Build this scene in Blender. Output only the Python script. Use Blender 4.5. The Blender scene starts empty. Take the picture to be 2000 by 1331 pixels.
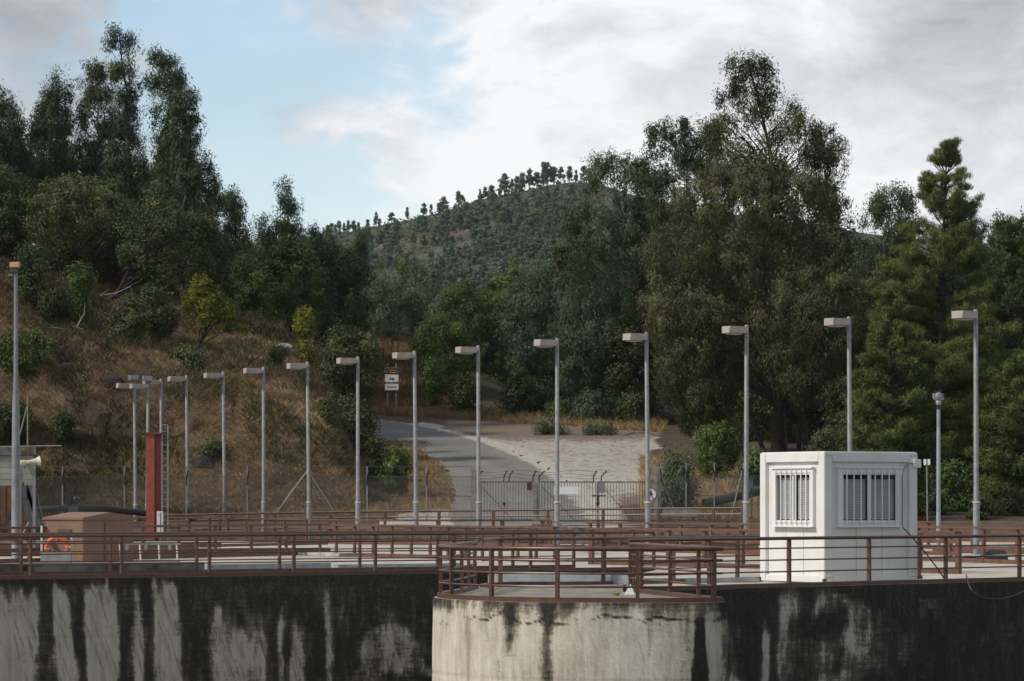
import bpy, bmesh, math, random
import numpy as np
from mathutils import Vector, Matrix

# ---------------------------------------------------------------- camera, sky, sun, exposure
SC = bpy.context.scene
COL = SC.collection
F, HY, CX, EYE = 6600.0, 981.0, 1000.0, 1.6      # focal length, horizon row, centre column of the 2000 px frame; eye height
cam_d = bpy.data.cameras.new("camera")
cam = bpy.data.objects.new("camera", cam_d); COL.objects.link(cam)
cam.location = (0, 0, EYE); cam.rotation_euler = (math.radians(90), 0, 0)
cam_d.sensor_width = 36.0; cam_d.lens = F / 2000 * 36
cam_d.shift_y = (HY - 665.5) / 2000
cam_d.clip_start = 1.0; cam_d.clip_end = 20000
SC.camera = cam

SUN_EL, SUN_AZ = math.radians(42), math.radians(-112)   # azimuth measured from +Y, negative = towards -X
wd = bpy.data.worlds.new("World"); SC.world = wd; wd.use_nodes = True
nt = wd.node_tree; nt.nodes.clear()
def N(t, **k):
    n = nt.nodes.new(t)
    for a, b in k.items(): setattr(n, a, b)
    return n
def LK(a, b): nt.links.new(a, b)
wout = N('ShaderNodeOutputWorld')
sky = N('ShaderNodeTexSky', sky_type='NISHITA', sun_disc=False)
sky.sun_elevation = SUN_EL; sky.sun_rotation = SUN_AZ; sky.air_density = 1.0; sky.dust_density = .25
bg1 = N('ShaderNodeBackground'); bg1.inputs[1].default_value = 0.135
LK(sky.outputs[0], bg1.inputs[0])
tc = N('ShaderNodeTexCoord')
dirv = N('ShaderNodeVectorMath', operation='NORMALIZE'); LK(tc.outputs['Generated'], dirv.inputs[0])
mp = N('ShaderNodeMapping'); mp.inputs['Scale'].default_value = (1.0, 1.0, 1.9); mp.inputs['Location'].default_value = (0.37, 0.1, 0.22)
LK(dirv.outputs[0], mp.inputs[0])
def noise_w(scale, detail, rough, dist=0.0):
    n = N('ShaderNodeTexNoise'); n.inputs['Scale'].default_value = scale; n.inputs['Detail'].default_value = detail
    n.inputs['Roughness'].default_value = rough; n.inputs['Distortion'].default_value = dist
    LK(mp.outputs[0], n.inputs['Vector']); return n
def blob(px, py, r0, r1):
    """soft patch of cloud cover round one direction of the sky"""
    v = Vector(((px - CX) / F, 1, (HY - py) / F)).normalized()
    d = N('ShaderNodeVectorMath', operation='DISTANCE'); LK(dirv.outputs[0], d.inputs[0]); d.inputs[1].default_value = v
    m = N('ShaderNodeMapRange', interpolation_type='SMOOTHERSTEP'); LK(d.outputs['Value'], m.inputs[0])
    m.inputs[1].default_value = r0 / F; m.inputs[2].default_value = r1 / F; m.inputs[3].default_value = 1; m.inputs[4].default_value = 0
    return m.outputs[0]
def M2(op, a, b):
    m = N('ShaderNodeMath', operation=op)
    for i, q in enumerate((a, b)):
        if isinstance(q, (int, float)): m.inputs[i].default_value = q
        else: LK(q, m.inputs[i])
    return m.outputs[0]
n_big = noise_w(9.0, 5, .55, .4)
n_fine = noise_w(23.0, 6, .60, .6)
n_wisp = noise_w(55.0, 5, .62, .8)
def cen(n, w): return M2('MULTIPLY', M2('SUBTRACT', n.outputs[0], .5), w)
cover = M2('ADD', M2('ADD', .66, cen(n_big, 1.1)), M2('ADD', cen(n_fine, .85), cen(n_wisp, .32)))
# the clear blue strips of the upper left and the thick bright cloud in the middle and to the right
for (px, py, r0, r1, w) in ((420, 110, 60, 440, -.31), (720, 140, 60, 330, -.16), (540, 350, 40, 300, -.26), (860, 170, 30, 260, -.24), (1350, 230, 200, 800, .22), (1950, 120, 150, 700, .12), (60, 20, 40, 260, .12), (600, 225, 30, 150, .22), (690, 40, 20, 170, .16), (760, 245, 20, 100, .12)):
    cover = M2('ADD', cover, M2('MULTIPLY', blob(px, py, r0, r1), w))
mask = N('ShaderNodeMapRange', interpolation_type='SMOOTHSTEP'); LK(cover, mask.inputs[0])
mask.inputs[1].default_value = .36; mask.inputs[2].default_value = .72; mask.inputs[3].default_value = .16
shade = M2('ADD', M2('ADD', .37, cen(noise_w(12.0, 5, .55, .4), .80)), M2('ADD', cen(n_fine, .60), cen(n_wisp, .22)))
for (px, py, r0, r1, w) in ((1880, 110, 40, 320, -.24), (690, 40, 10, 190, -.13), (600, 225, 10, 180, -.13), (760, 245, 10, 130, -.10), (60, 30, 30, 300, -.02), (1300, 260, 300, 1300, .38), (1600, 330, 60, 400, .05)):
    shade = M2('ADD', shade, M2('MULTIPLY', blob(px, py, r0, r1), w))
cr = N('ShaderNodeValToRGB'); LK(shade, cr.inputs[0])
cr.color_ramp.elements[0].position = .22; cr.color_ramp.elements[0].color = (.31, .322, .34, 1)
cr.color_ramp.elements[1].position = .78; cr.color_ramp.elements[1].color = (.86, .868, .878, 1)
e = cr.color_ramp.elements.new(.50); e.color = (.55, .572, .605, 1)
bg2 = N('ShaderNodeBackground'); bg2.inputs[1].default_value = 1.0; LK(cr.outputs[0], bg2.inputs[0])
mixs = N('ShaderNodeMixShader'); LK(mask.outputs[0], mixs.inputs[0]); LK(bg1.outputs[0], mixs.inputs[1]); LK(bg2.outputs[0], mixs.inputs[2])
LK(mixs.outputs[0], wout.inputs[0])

sun_d = bpy.data.lights.new("sun", 'SUN'); sun_d.energy = 3.0; sun_d.angle = math.radians(6); sun_d.color = (1, .93, .82)
sun = bpy.data.objects.new("sun", sun_d); COL.objects.link(sun)
sv = Vector((math.sin(SUN_AZ) * math.cos(SUN_EL), math.cos(SUN_AZ) * math.cos(SUN_EL), math.sin(SUN_EL)))
sun.rotation_euler = sv.to_track_quat('Z', 'Y').to_euler(); sun.location = sv * 60
SC.view_settings.view_transform = 'Standard'; SC.view_settings.look = 'None'
SC.view_settings.gamma = 1.0; SC.view_settings.use_curve_mapping = False; SC.view_settings.exposure = 0.18
SC.render.engine = 'CYCLES'
SC.cycles.max_bounces = 6; SC.cycles.transparent_max_bounces = 8; SC.cycles.diffuse_bounces = 3

# ---------------------------------------------------------------- helpers
rng = np.random.default_rng(7); random.seed(7)
def W(px, py, Y): return Vector(((px - CX) * Y / F, Y, EYE + (HY - py) * Y / F))
def G(px, py, z=0.0):
    Y = F * (EYE - z) / (py - HY); return Vector(((px - CX) * Y / F, Y, z))
def _h(ix, iy, iz, seed):
    n = ix.astype(np.uint64) * np.uint64(374761393) + iy.astype(np.uint64) * np.uint64(668265263) + iz.astype(np.uint64) * np.uint64(2246822519) + np.uint64(seed * 3266489917 % (1 << 62))
    n = n & np.uint64(0xffffffff); n = ((n ^ (n >> np.uint64(15))) * np.uint64(2246822519)) & np.uint64(0xffffffff)
    n = ((n ^ (n >> np.uint64(13))) * np.uint64(3266489917)) & np.uint64(0xffffffff)
    return ((n ^ (n >> np.uint64(16))) & np.uint64(0xffffffff)).astype(np.float64) / 4294967295.0
def vnoise(x, y, z=0.0, seed=1):
    x = np.asarray(x, float) + 5000.0; y = np.asarray(y, float) + 5000.0; z = np.asarray(z, float) + 5000.0 + np.zeros_like(x)
    fx, fy, fz = np.floor(x), np.floor(y), np.floor(z)
    ix, iy, iz = fx.astype(np.int64), fy.astype(np.int64), fz.astype(np.int64)
    u, v, w = x - fx, y - fy, z - fz
    u, v, w = u * u * (3 - 2 * u), v * v * (3 - 2 * v), w * w * (3 - 2 * w)
    r = 0
    for a in (0, 1):
        for b in (0, 1):
            for c in (0, 1):
                r = r + _h(ix + a, iy + b, iz + c, seed) * (u if a else 1 - u) * (v if b else 1 - v) * (w if c else 1 - w)
    return r
def fbm(x, y, z=0.0, seed=1, o=4):
    s = 0; a = .5; f = 1.0; t = 0
    for i in range(o):
        s = s + a * vnoise(np.asarray(x) * f, np.asarray(y) * f, np.asarray(z) * f, seed + i); t += a; a *= .5; f *= 2.03
    return s / t
def sstep(a, b, x):
    t = np.clip((np.asarray(x, float) - a) / (b - a), 0, 1); return t * t * (3 - 2 * t)

# ---------------------------------------------------------------- materials
def newmat(name):
    m = bpy.data.materials.new(name); m.use_nodes = True
    t = m.node_tree; b = t.nodes['Principled BSDF']; return m, t, b
def lk(t, a, b): t.links.new(a, b)
def tnoise(t, scale, detail=4, rough=.55, vec=None, coord='Object', stretch=None):
    n = t.nodes.new('ShaderNodeTexNoise'); n.inputs['Scale'].default_value = scale; n.inputs['Detail'].default_value = detail; n.inputs['Roughness'].default_value = rough
    if coord == 'World': src = t.nodes.new('ShaderNodeNewGeometry').outputs['Position']
    else: src = t.nodes.new('ShaderNodeTexCoord').outputs[coord]
    if stretch:
        mpn = t.nodes.new('ShaderNodeMapping'); mpn.inputs['Scale'].default_value = stretch; lk(t, src, mpn.inputs[0]); src = mpn.outputs[0]
    lk(t, src, n.inputs['Vector']); return n.outputs[0]
def ramp(t, fac, stops):
    r = t.nodes.new('ShaderNodeValToRGB'); lk(t, fac, r.inputs[0])
    el = r.color_ramp.elements
    while len(el) < len(stops): el.new(.5)
    for e_, (p, c) in zip(el, stops): e_.position = p; e_.color = (*c, 1)
    return r.outputs[0]
def tmath(t, op, a, b=None, c=None, clamp=False):
    m = t.nodes.new('ShaderNodeMath'); m.operation = op; m.use_clamp = clamp
    for i, q in enumerate((a, b, c)):
        if q is None: continue
        if isinstance(q, (int, float)): m.inputs[i].default_value = q
        else: lk(t, q, m.inputs[i])
    return m.outputs[0]
def tmix(t, f, a, b):
    m = t.nodes.new('ShaderNodeMix'); m.data_type = 'RGBA'
    if isinstance(f, (int, float)): m.inputs[0].default_value = f
    else: lk(t, f, m.inputs[0])
    for i, q in ((6, a), (7, b)):
        if isinstance(q, tuple): m.inputs[i].default_value = (*q, 1)
        else: lk(t, q, m.inputs[i])
    return m.outputs[2]
def tattr(t, name):
    a = t.nodes.new('ShaderNodeAttribute'); a.attribute_name = name; return a.outputs['Fac']
def bump(t, b, h, s=.3, d=.02):
    n = t.nodes.new('ShaderNodeBump'); n.inputs['Strength'].default_value = s; n.inputs['Distance'].default_value = d
    lk(t, h, n.inputs['Height']); lk(t, n.outputs[0], b.inputs['Normal'])
MT = {}
def paint(name, col, rough=.5, var=.25, scale=3.0, metallic=0.0, dirt=None, coord='World', spec=.5):
    m, t, b = newmat(name)
    n = tnoise(t, scale, 5, .6, coord=coord)
    dark = tuple(c * (1 - var) for c in col) if dirt is None else dirt
    lk(t, ramp(t, n, [(.32, dark), (.62, col)]), b.inputs['Base Color'])
    b.inputs['Roughness'].default_value = rough; b.inputs['Metallic'].default_value = metallic
    b.inputs['Specular IOR Level'].default_value = spec
    MT[name] = m; return m
paint('brown', (.102, .047, .027), .40, .42, 5, spec=.6)
paint('brown_wide', (.140, .066, .040), .42, .42, 3, spec=.6)
paint('brown_kiosk', (.205, .122, .080), .6, .18, 2.2)
paint('rust_red', (.26, .055, .038), .5, .35, 3)
paint('galv', (.23, .24, .25), .5, .35, 4, .2)
paint('galv_pale', (.245, .25, .252), .55, .35, 5, .1)
paint('lamp_head', (.36, .325, .305), .5, .22, 4)
paint('lens', (.30, .30, .29), .25, .2, 4)
m, t, b = newmat('white_steel')
n1 = tnoise(t, 1.4, 5, .6, coord='World'); n2 = tnoise(t, 9.0, 6, .7, coord='World', stretch=(1, 1, .07))
c_ = ramp(t, n1, [(.3, (.64, .64, .625)), (.6, (.72, .72, .71))])
c_ = tmix(t, ramp(t, n2, [(.56, (0, 0, 0)), (.74, (.42, .42, .42))]), c_, (.50, .47, .42))
lk(t, c_, b.inputs['Base Color']); b.inputs['Roughness'].default_value = .45; MT['white_steel'] = m
paint('white_trim', (.75, .75, .74), .4, .06, 2)
paint('white_dull', (.62, .61, .58), .55, .35, 8)
paint('black', (.018, .018, .020), .45, .3, 5)
paint('dark_steel', (.055, .06, .066), .5, .35, 4)
paint('blue_steel', (.33, .37, .41), .4, .35, 3, .1)
paint('cabinet_blue', (.075, .095, .115), .45, .25, 4)
paint('concrete_post', (.26, .25, .225), .85, .5, 4)
paint('concrete_wall', (.30, .295, .275), .85, .45, 1.2)
paint('moss_concrete', (.16, .155, .135), .9, .85, 2.2)
paint('orange', (.56, .085, .032), .45, .15, 6)
paint('horn', (.60, .56, .44), .5, .2, 6)
paint('amber', (.55, .40, .22), .45, .3, 9)
paint('brown_sign', (.075, .022, .016), .5, .2, 3)
paint('sign_white', (.70, .70, .68), .5, .1, 3)
paint('letter_black', (.03, .03, .03), .6, .1, 3)
paint('letter_gold', (.42, .27, .10), .6, .1, 3)
paint('rust_door', (.13, .055, .025), .7, .55, 2.0)
paint('rock', (.032, .029, .025), .9, .65, 2.2)
paint('dead_wood', (.26, .235, .20), .85, .5, 3)
paint('dry_plant', (.42, .30, .12), .9, .4, 9)
paint('cable', (.03, .03, .032), .5, .2, 4)
paint('blind', (.74, .77, .78), .6, .1, 4)
paint('dark_room', (.05, .052, .055), .8, .2, 2)
paint('bark', (.085, .068, .052), .9, .55, 4)
paint('bark_pale', (.23, .195, .155), .85, .6, 3)
paint('bark_dark', (.035, .028, .023), .9, .45, 4)
paint('gate_steel', (.095, .098, .098), .55, .35, 4, .2)
paint('wire', (.07, .07, .068), .6, .3, 5)
m, t, b = newmat('glass'); b.inputs['Base Color'].default_value = (.02, .025, .025, 1); b.inputs['Roughness'].default_value = .04
b.inputs['Alpha'].default_value = .13; b.inputs['Specular IOR Level'].default_value = .6; MT['glass'] = m

def leafmat(name, c0, c1, c2, trans=.25, rough=.55):
    m, t, b = newmat(name)
    oi = t.nodes.new('ShaderNodeObjectInfo')
    f = tmath(t, 'ADD', tattr(t, 'tint'), tmath(t, 'MULTIPLY', tmath(t, 'SUBTRACT', oi.outputs['Random'], .5), .18))
    c = ramp(t, f, [(.05, c0), (.5, c1), (.98, c2)])
    lk(t, c, b.inputs['Base Color']); b.inputs['Roughness'].default_value = rough; b.inputs['Specular IOR Level'].default_value = .16
    tr = t.nodes.new('ShaderNodeBsdfTranslucent'); lk(t, c, tr.inputs[0])
    mx = t.nodes.new('ShaderNodeMixShader'); mx.inputs[0].default_value = trans
    lk(t, b.outputs[0], mx.inputs[1]); lk(t, tr.outputs[0], mx.inputs[2]); lk(t, mx.outputs[0], t.nodes['Material Output'].inputs[0])
    MT[name] = m
leafmat('leaf_euc', (.022, .037, .018), (.068, .102, .050), (.170, .205, .108))
leafmat('leaf_olive', (.026, .030, .012), (.085, .092, .038), (.225, .215, .100))
leafmat('leaf_grey', (.036, .052, .030), (.092, .128, .072), (.205, .240, .145))
leafmat('leaf_oak', (.018, .027, .010), (.062, .080, .028), (.160, .172, .068))
leafmat('leaf_green', (0.0253, 0.0483, 0.0115), (0.0780, 0.1248, 0.0286), (0.1812, 0.2392, 0.0653))
leafmat('leaf_pine', (.028, .042, .012), (.088, .112, .030), (.200, .220, .070), .22)
leafmat('leaf_lime', (.060, .075, .008), (.165, .180, .018), (.300, .300, .040))
leafmat('leaf_far', (.034, .060, .036), (.092, .132, .076), (.185, .225, .125))
leafmat('grass_dry', (.060, .040, .020), (.230, .155, .080), (.480, .360, .200), .15, .8)
leafmat('grass_gold', (.120, .082, .040), (.290, .205, .102), (.470, .370, .205), .15, .8)
leafmat('scrub_far', (.024, .042, .022), (.044, .058, .028), (.085, .066, .038), .1, .9)

# ---------------------------------------------------------------- mesh builder
class MB:
    def __init__(s): s.v = []; s.f = []
    def box(s, c, size, rz=0.0):
        hx, hy, hz = size[0] / 2, size[1] / 2, size[2] / 2; n = len(s.v); ca, sa = math.cos(rz), math.sin(rz)
        for z in (-hz, hz):
            for x, y in ((-hx, -hy), (hx, -hy), (hx, hy), (-hx, hy)):
                s.v.append(Vector((c[0] + x * ca - y * sa, c[1] + x * sa + y * ca, c[2] + z)))
        s.f += [(n, n+3, n+2, n+1), (n+4, n+5, n+6, n+7), (n, n+1, n+5, n+4), (n+1, n+2, n+6, n+5), (n+2, n+3, n+7, n+6), (n+3, n, n+4, n+7)]
        return s
    def tube(s, pts, r, sides=8, cap=True):
        pts = [Vector(p) for p in pts]; k = len(pts); rs = r if isinstance(r, (list, tuple)) else [r] * k; n = len(s.v)
        up = None
        for i, p in enumerate(pts):
            d = (pts[min(i+1, k-1)] - pts[max(i-1, 0)]).normalized()
            if up is None or abs(up.dot(d)) > .95: up = Vector((0, 0, 1)) if abs(d.z) < .9 else Vector((1, 0, 0))
            a = d.cross(up).normalized(); b_ = d.cross(a).normalized()
            for j in range(sides):
                th = 2 * math.pi * j / sides; s.v.append(p + (a * math.cos(th) + b_ * math.sin(th)) * rs[i])
        for i in range(k - 1):
            for j in range(sides):
                j2 = (j + 1) % sides; s.f.append((n + i*sides + j, n + i*sides + j2, n + (i+1)*sides + j2, n + (i+1)*sides + j))
        if cap: s.f.append(tuple(n + j for j in range(sides))); s.f.append(tuple(n + (k-1)*sides + j for j in reversed(range(sides))))
        return s
    def bar(s, pts, w, h):
        """flat bar of width w (horizontal) and height h along a polyline"""
        pts = [Vector(p) for p in pts]; k = len(pts); n = len(s.v)
        for i, p in enumerate(pts):
            d = (pts[min(i+1, k-1)] - pts[max(i-1, 0)]).normalized()
            a = Vector((d.y, -d.x, 0)); a = a.normalized() if a.length > 1e-6 else Vector((1, 0, 0))
            u = a.cross(d).normalized()
            for x, y in ((-1, -1), (1, -1), (1, 1), (-1, 1)): s.v.append(p + a * (x * w / 2) + u * (y * h / 2))
        for i in range(k - 1):
            for j in range(4):
                j2 = (j + 1) % 4; s.f.append((n + i*4 + j, n + i*4 + j2, n + (i+1)*4 + j2, n + (i+1)*4 + j))
        s.f.append((n+3, n+2, n+1, n)); q = n + (k-1)*4; s.f.append((q, q+1, q+2, q+3))
        return s
    def prism(s, poly, z0, z1):
        n = len(s.v); k = len(poly)
        for z in (z0, z1):
            for p in poly: s.v.append(Vector((p[0], p[1], z)))
        s.f.append(tuple(n + i for i in reversed(range(k)))); s.f.append(tuple(n + k + i for i in range(k)))
        for i in range(k): s.f.append((n + i, n + (i+1) % k, n + k + (i+1) % k, n + k + i))
        return s
    def quadprism(s, q, d):
        """planar polygon q extruded by the vector d"""
        n = len(s.v); k = len(q); d = Vector(d)
        for p in q: s.v.append(Vector(p))
        for p in q: s.v.append(Vector(p) + d)
        s.f.append(tuple(n + i for i in reversed(range(k)))); s.f.append(tuple(n + k + i for i in range(k)))
        for i in range(k): s.f.append((n + i, n + (i+1) % k, n + k + (i+1) % k, n + k + i))
        return s
    def lathe(s, c, prof, sides=16):
        n = len(s.v); k = len(prof)
        for r, z in prof:
            for j in range(sides):
                th = 2*math.pi*j/sides; s.v.append(Vector((c[0] + r*math.cos(th), c[1] + r*math.sin(th), c[2] + z)))
        for i in range(k - 1):
            for j in range(sides):
                j2 = (j+1) % sides; s.f.append((n+i*sides+j, n+i*sides+j2, n+(i+1)*sides+j2, n+(i+1)*sides+j))
        s.f.append(tuple(n + j for j in reversed(range(sides)))); s.f.append(tuple(n + (k-1)*sides + j for j in range(sides)))
        return s
    def xf(s, mtx): s.v = [mtx @ p for p in s.v]; return s
    def mesh(s, name, mat, origin=None, smooth=False, bevel=0):
        me = bpy.data.meshes.new(name)
        o = origin or Vector((0, 0, 0))
        me.from_pydata([tuple(Vector(p) - o) for p in s.v], [], s.f)
        bm = bmesh.new(); bm.from_mesh(me); bmesh.ops.recalc_face_normals(bm, faces=bm.faces)
        if bevel: bmesh.ops.bevel(bm, geom=[e for e in bm.edges if e.calc_face_angle(0) > .6], offset=bevel, segments=2, affect='EDGES', clamp_overlap=True)
        bm.to_mesh(me); bm.free()
        me.materials.append(MT[mat] if isinstance(mat, str) else mat)
        if smooth:
            me.polygons.foreach_set('use_smooth', [True] * len(me.polygons))
            me.set_sharp_from_angle(angle=math.radians(38))
        return me
    def build(s, name, mat, parent=None, smooth=False, bevel=0):
        o = parent.location if parent else None
        if parent and parent.parent: o = Vector(parent.location) + Vector(parent.parent.location)
        return link(name, s.mesh(name, mat, o, smooth, bevel), parent)
def link(name, me, parent=None, loc=None):
    ob = bpy.data.objects.new(name, me); COL.objects.link(ob)
    if parent: ob.parent = parent
    if loc is not None: ob.location = loc
    return ob
def tag(o, label=None, cat=None, group=None, kind=None):
    if label: o['label'] = label
    if cat: o['category'] = cat
    if group: o['group'] = group
    if kind: o['kind'] = kind
    return o
def thing(name, loc, label, cat, group=None):
    e = bpy.data.objects.new(name, None); COL.objects.link(e); e.location = loc; e.empty_display_size = .3
    return tag(e, label, cat, group)
def copy_tree(o, parent=None):
    c = o.copy(); COL.objects.link(c); c.parent = parent
    for ch in o.children: copy_tree(ch, c)
    return c
def np_mesh(name, co, quads, mat, attrs=None, smooth=False):
    me = bpy.data.meshes.new(name); k = quads.shape[1]
    me.vertices.add(len(co)); me.vertices.foreach_set('co', np.asarray(co, np.float32).ravel())
    me.loops.add(quads.size); me.loops.foreach_set('vertex_index', np.asarray(quads, np.int32).ravel())
    me.polygons.add(len(quads)); me.polygons.foreach_set('loop_start', np.arange(0, quads.size, k, dtype=np.int32))
    me.update(calc_edges=True); me.validate()
    for nme, dom, arr in (attrs or []):
        a = me.attributes.new(nme, 'FLOAT', dom); a.data.foreach_set('value', np.asarray(arr, np.float32).ravel())
    if smooth: me.polygons.foreach_set('use_smooth', np.ones(len(quads), bool))
    me.materials.append(MT[mat] if isinstance(mat, str) else mat)
    return me
def grid_quads(nu, nv):
    i, j = np.meshgrid(np.arange(nu - 1), np.arange(nv - 1), indexing='ij'); a = (i * nv + j).ravel()
    return np.stack([a, a + nv, a + nv + 1, a + 1], 1)

# ---------------------------------------------------------------- terrain
ROAD_L = [(880, 146.), (878, 150.), (885, 170.), (862, 184.), (800, 193.), (735, 201.), (650, 206.), (560, 209.)]
ROAD_R = [(1205, 146.), (1190, 150.), (1125, 169.), (1050, 185.), (950, 200.), (850, 211.), (735, 220.), (650, 224.5), (560, 227.)]
def pl(px, Y): return np.array([(px - CX) * Y / F, Y])
def resample(pts, n):
    p = np.array(pts); d = np.r_[0, np.cumsum(np.hypot(*np.diff(p, axis=0).T))]; t = np.linspace(0, d[-1], n)
    q = np.stack([np.interp(t, d, p[:, 0]), np.interp(t, d, p[:, 1])], 1)
    for _ in range(6): q[1:-1] = (q[:-2] + 2 * q[1:-1] + q[2:]) / 4
    return q
NR = 90
RL = resample([pl(*a) for a in ROAD_L], NR); RR = resample([pl(*a) for a in ROAD_R], NR); RC_ = (RL + RR) / 2
def road_dist(x, y):
    x = np.asarray(x, float); y = np.asarray(y, float); best = np.full(x.shape, 1e9)
    for p in RC_[::2]: best = np.minimum(best, np.hypot(x - p[0], y - p[1]))
    return best
def smin(a, b, k=1.2):
    h = np.clip(.5 + .5 * (b - a) / k, 0, 1); return b * (1 - h) + a * h - k * h * (1 - h)
def base_z(y):
    y = np.asarray(y, float)
    return np.where(y < 146, 0.0, 0) + .72 * sstep(144, 151, y) + .095 * np.clip(y - 152, 0, 70) + .06 * np.clip(y - 222, 0, 110)
def terrain_z(x, y, rough=True):
    x = np.asarray(x, float); y = np.asarray(y, float)
    z = base_z(y)
    rd = road_dist(x, y); away = sstep(3.6, 8.5, rd)
    xe = -6.6 - .045 * (y - 157)
    a = .66 * np.clip(y - 156.2, 0, None); b = 1.5 * np.clip(xe - x, 0, None)
    cap = 4.2 + .26 * np.clip(-10 - x, 0, 22) + .06 * np.clip(y - 172, 0, 30) - .12 * np.clip(y - 212, 0, 60)
    h = np.clip(smin(smin(a, b), cap), 0, None)
    keep = np.where(y > 196, away, sstep(2.2, 4.5, rd))
    # the cutting across the road, rising to the left
    h2 = np.clip(.36 * (y - 226), 0, 4.8) * sstep(6, -6, x)
    z = z + np.maximum(h * keep, h2 * sstep(3.4, 5, rd))
    # the ground beyond the gravel lot falls away gently on the far right
    if rough:
        n = fbm(x * .22, y * .22, 0, 11, 4) - .5; n2 = fbm(x * .9, y * .9, 0, 31, 3) - .5
        steep = sstep(.6, 3, h)
        z = z + (n * 1.6 * steep + n2 * .75 * steep + n2 * .16) * sstep(3.2, 5.0, rd) * sstep(150, 156, y)
        led = np.abs(fbm(x * .35, z * .5, y * .2, 51, 3) - .5)
        z = z - steep * .6 * sstep(.08, 0, led) * sstep(3.2, 6, rd)
    return z
xs = np.arange(-62, 62.1, .45); ys = np.r_[np.arange(140, 232, .45), np.arange(232, 372, 1.4)]
XX, YY = np.meshgrid(xs, ys, indexing='ij'); ZZ = terrain_z(XX, YY)
rd = road_dist(XX, YY); ZZ = ZZ - .10 * sstep(3.6, 2.9, rd)
# zone masks: gravel lot between the road and the wood, pale shoulder, gold verge
PXX = CX + XX * F / YY
right_of = np.interp(YY, RR[:NR - 22, 1], RR[:NR - 22, 0])
lot = sstep(-.5, 1.0, XX - right_of) * sstep(1330, 1225, PXX + 50 * (fbm(XX * .35, YY * .35, 0, 77, 3) - .5)) * sstep(218.5, 213, YY - np.clip((1000 - PXX) * .03, -9, 10)) * sstep(157, 163, YY + (PXX < 1080) * 8)
shoulder = sstep(5.2, 4.2, rd) * (XX > np.interp(YY, RC_[:70, 1], RC_[:70, 0]))
pale_l = sstep(3.6, 2.0, np.hypot((XX + 3.4) / 1.0, (YY - 151) / 2.5)) * (XX < 0)
gravel = np.clip(np.maximum(np.maximum(lot, shoulder * .8), pale_l * .85), 0, 1)
litter = np.clip(sstep(196, 213, YY) * lot + sstep(1190, 1250, PXX) * sstep(168, 158, YY) + .25 * lot, 0, 1)
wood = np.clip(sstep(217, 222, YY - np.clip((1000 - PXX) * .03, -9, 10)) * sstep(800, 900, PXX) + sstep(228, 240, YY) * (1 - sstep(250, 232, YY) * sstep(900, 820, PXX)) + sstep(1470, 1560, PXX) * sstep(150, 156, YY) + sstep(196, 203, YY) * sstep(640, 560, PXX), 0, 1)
m, t, b = newmat('terrain')
gpos = 'World'
ng = tnoise(t, .9, 6, .62, coord=gpos); nf = tnoise(t, 6.0, 5, .65, coord=gpos); nb = tnoise(t, .25, 4, .55, coord=gpos)
soil = ramp(t, tmath(t, 'ADD', tmath(t, 'MULTIPLY', ng, .6), tmath(t, 'MULTIPLY', nf, .4)), [(.33, (.030, .021, .012)), (.5, (.070, .047, .026)), (.68, (.120, .083, .046))])
rockc = ramp(t, nf, [(.35, (.020, .016, .011)), (.65, (.065, .050, .034))])
soil = tmix(t, ramp(t, nb, [(.52, (0, 0, 0)), (.62, (.7, .7, .7))]), soil, rockc)
gr = ramp(t, tmath(t, 'ADD', tmath(t, 'MULTIPLY', nf, .3), tmath(t, 'MULTIPLY', tnoise(t, 16, 5, .7, coord=gpos), .7)), [(.34, (.22, .195, .16)), (.52, (.38, .362, .325)), (.7, (.50, .48, .44))])
lit = ramp(t, tmath(t, 'ADD', tmath(t, 'MULTIPLY', tattr(t, 'litter'), .42), tmath(t, 'MULTIPLY', tnoise(t, 2.2, 9, .82, coord=gpos, stretch=(1.0, .7, 1.0)), .75)), [(.47, (0, 0, 0)), (.57, (.85, .85, .85))])
gr = tmix(t, lit, gr, (.12, .075, .048))
gm = ramp(t, tmath(t, 'ADD', tattr(t, 'gravel'), tmath(t, 'MULTIPLY', tmath(t, 'SUBTRACT', ng, .5), .9)), [(.42, (0, 0, 0)), (.58, (1, 1, 1))])
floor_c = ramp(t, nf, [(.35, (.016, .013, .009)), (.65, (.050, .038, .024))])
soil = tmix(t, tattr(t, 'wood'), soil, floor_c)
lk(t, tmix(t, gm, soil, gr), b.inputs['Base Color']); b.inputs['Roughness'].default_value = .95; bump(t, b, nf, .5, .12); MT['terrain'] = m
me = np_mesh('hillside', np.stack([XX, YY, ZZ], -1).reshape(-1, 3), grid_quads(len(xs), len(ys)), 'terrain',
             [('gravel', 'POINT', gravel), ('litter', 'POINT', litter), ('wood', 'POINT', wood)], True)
tag(link('hillside_terrain', me), kind='structure')

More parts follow.
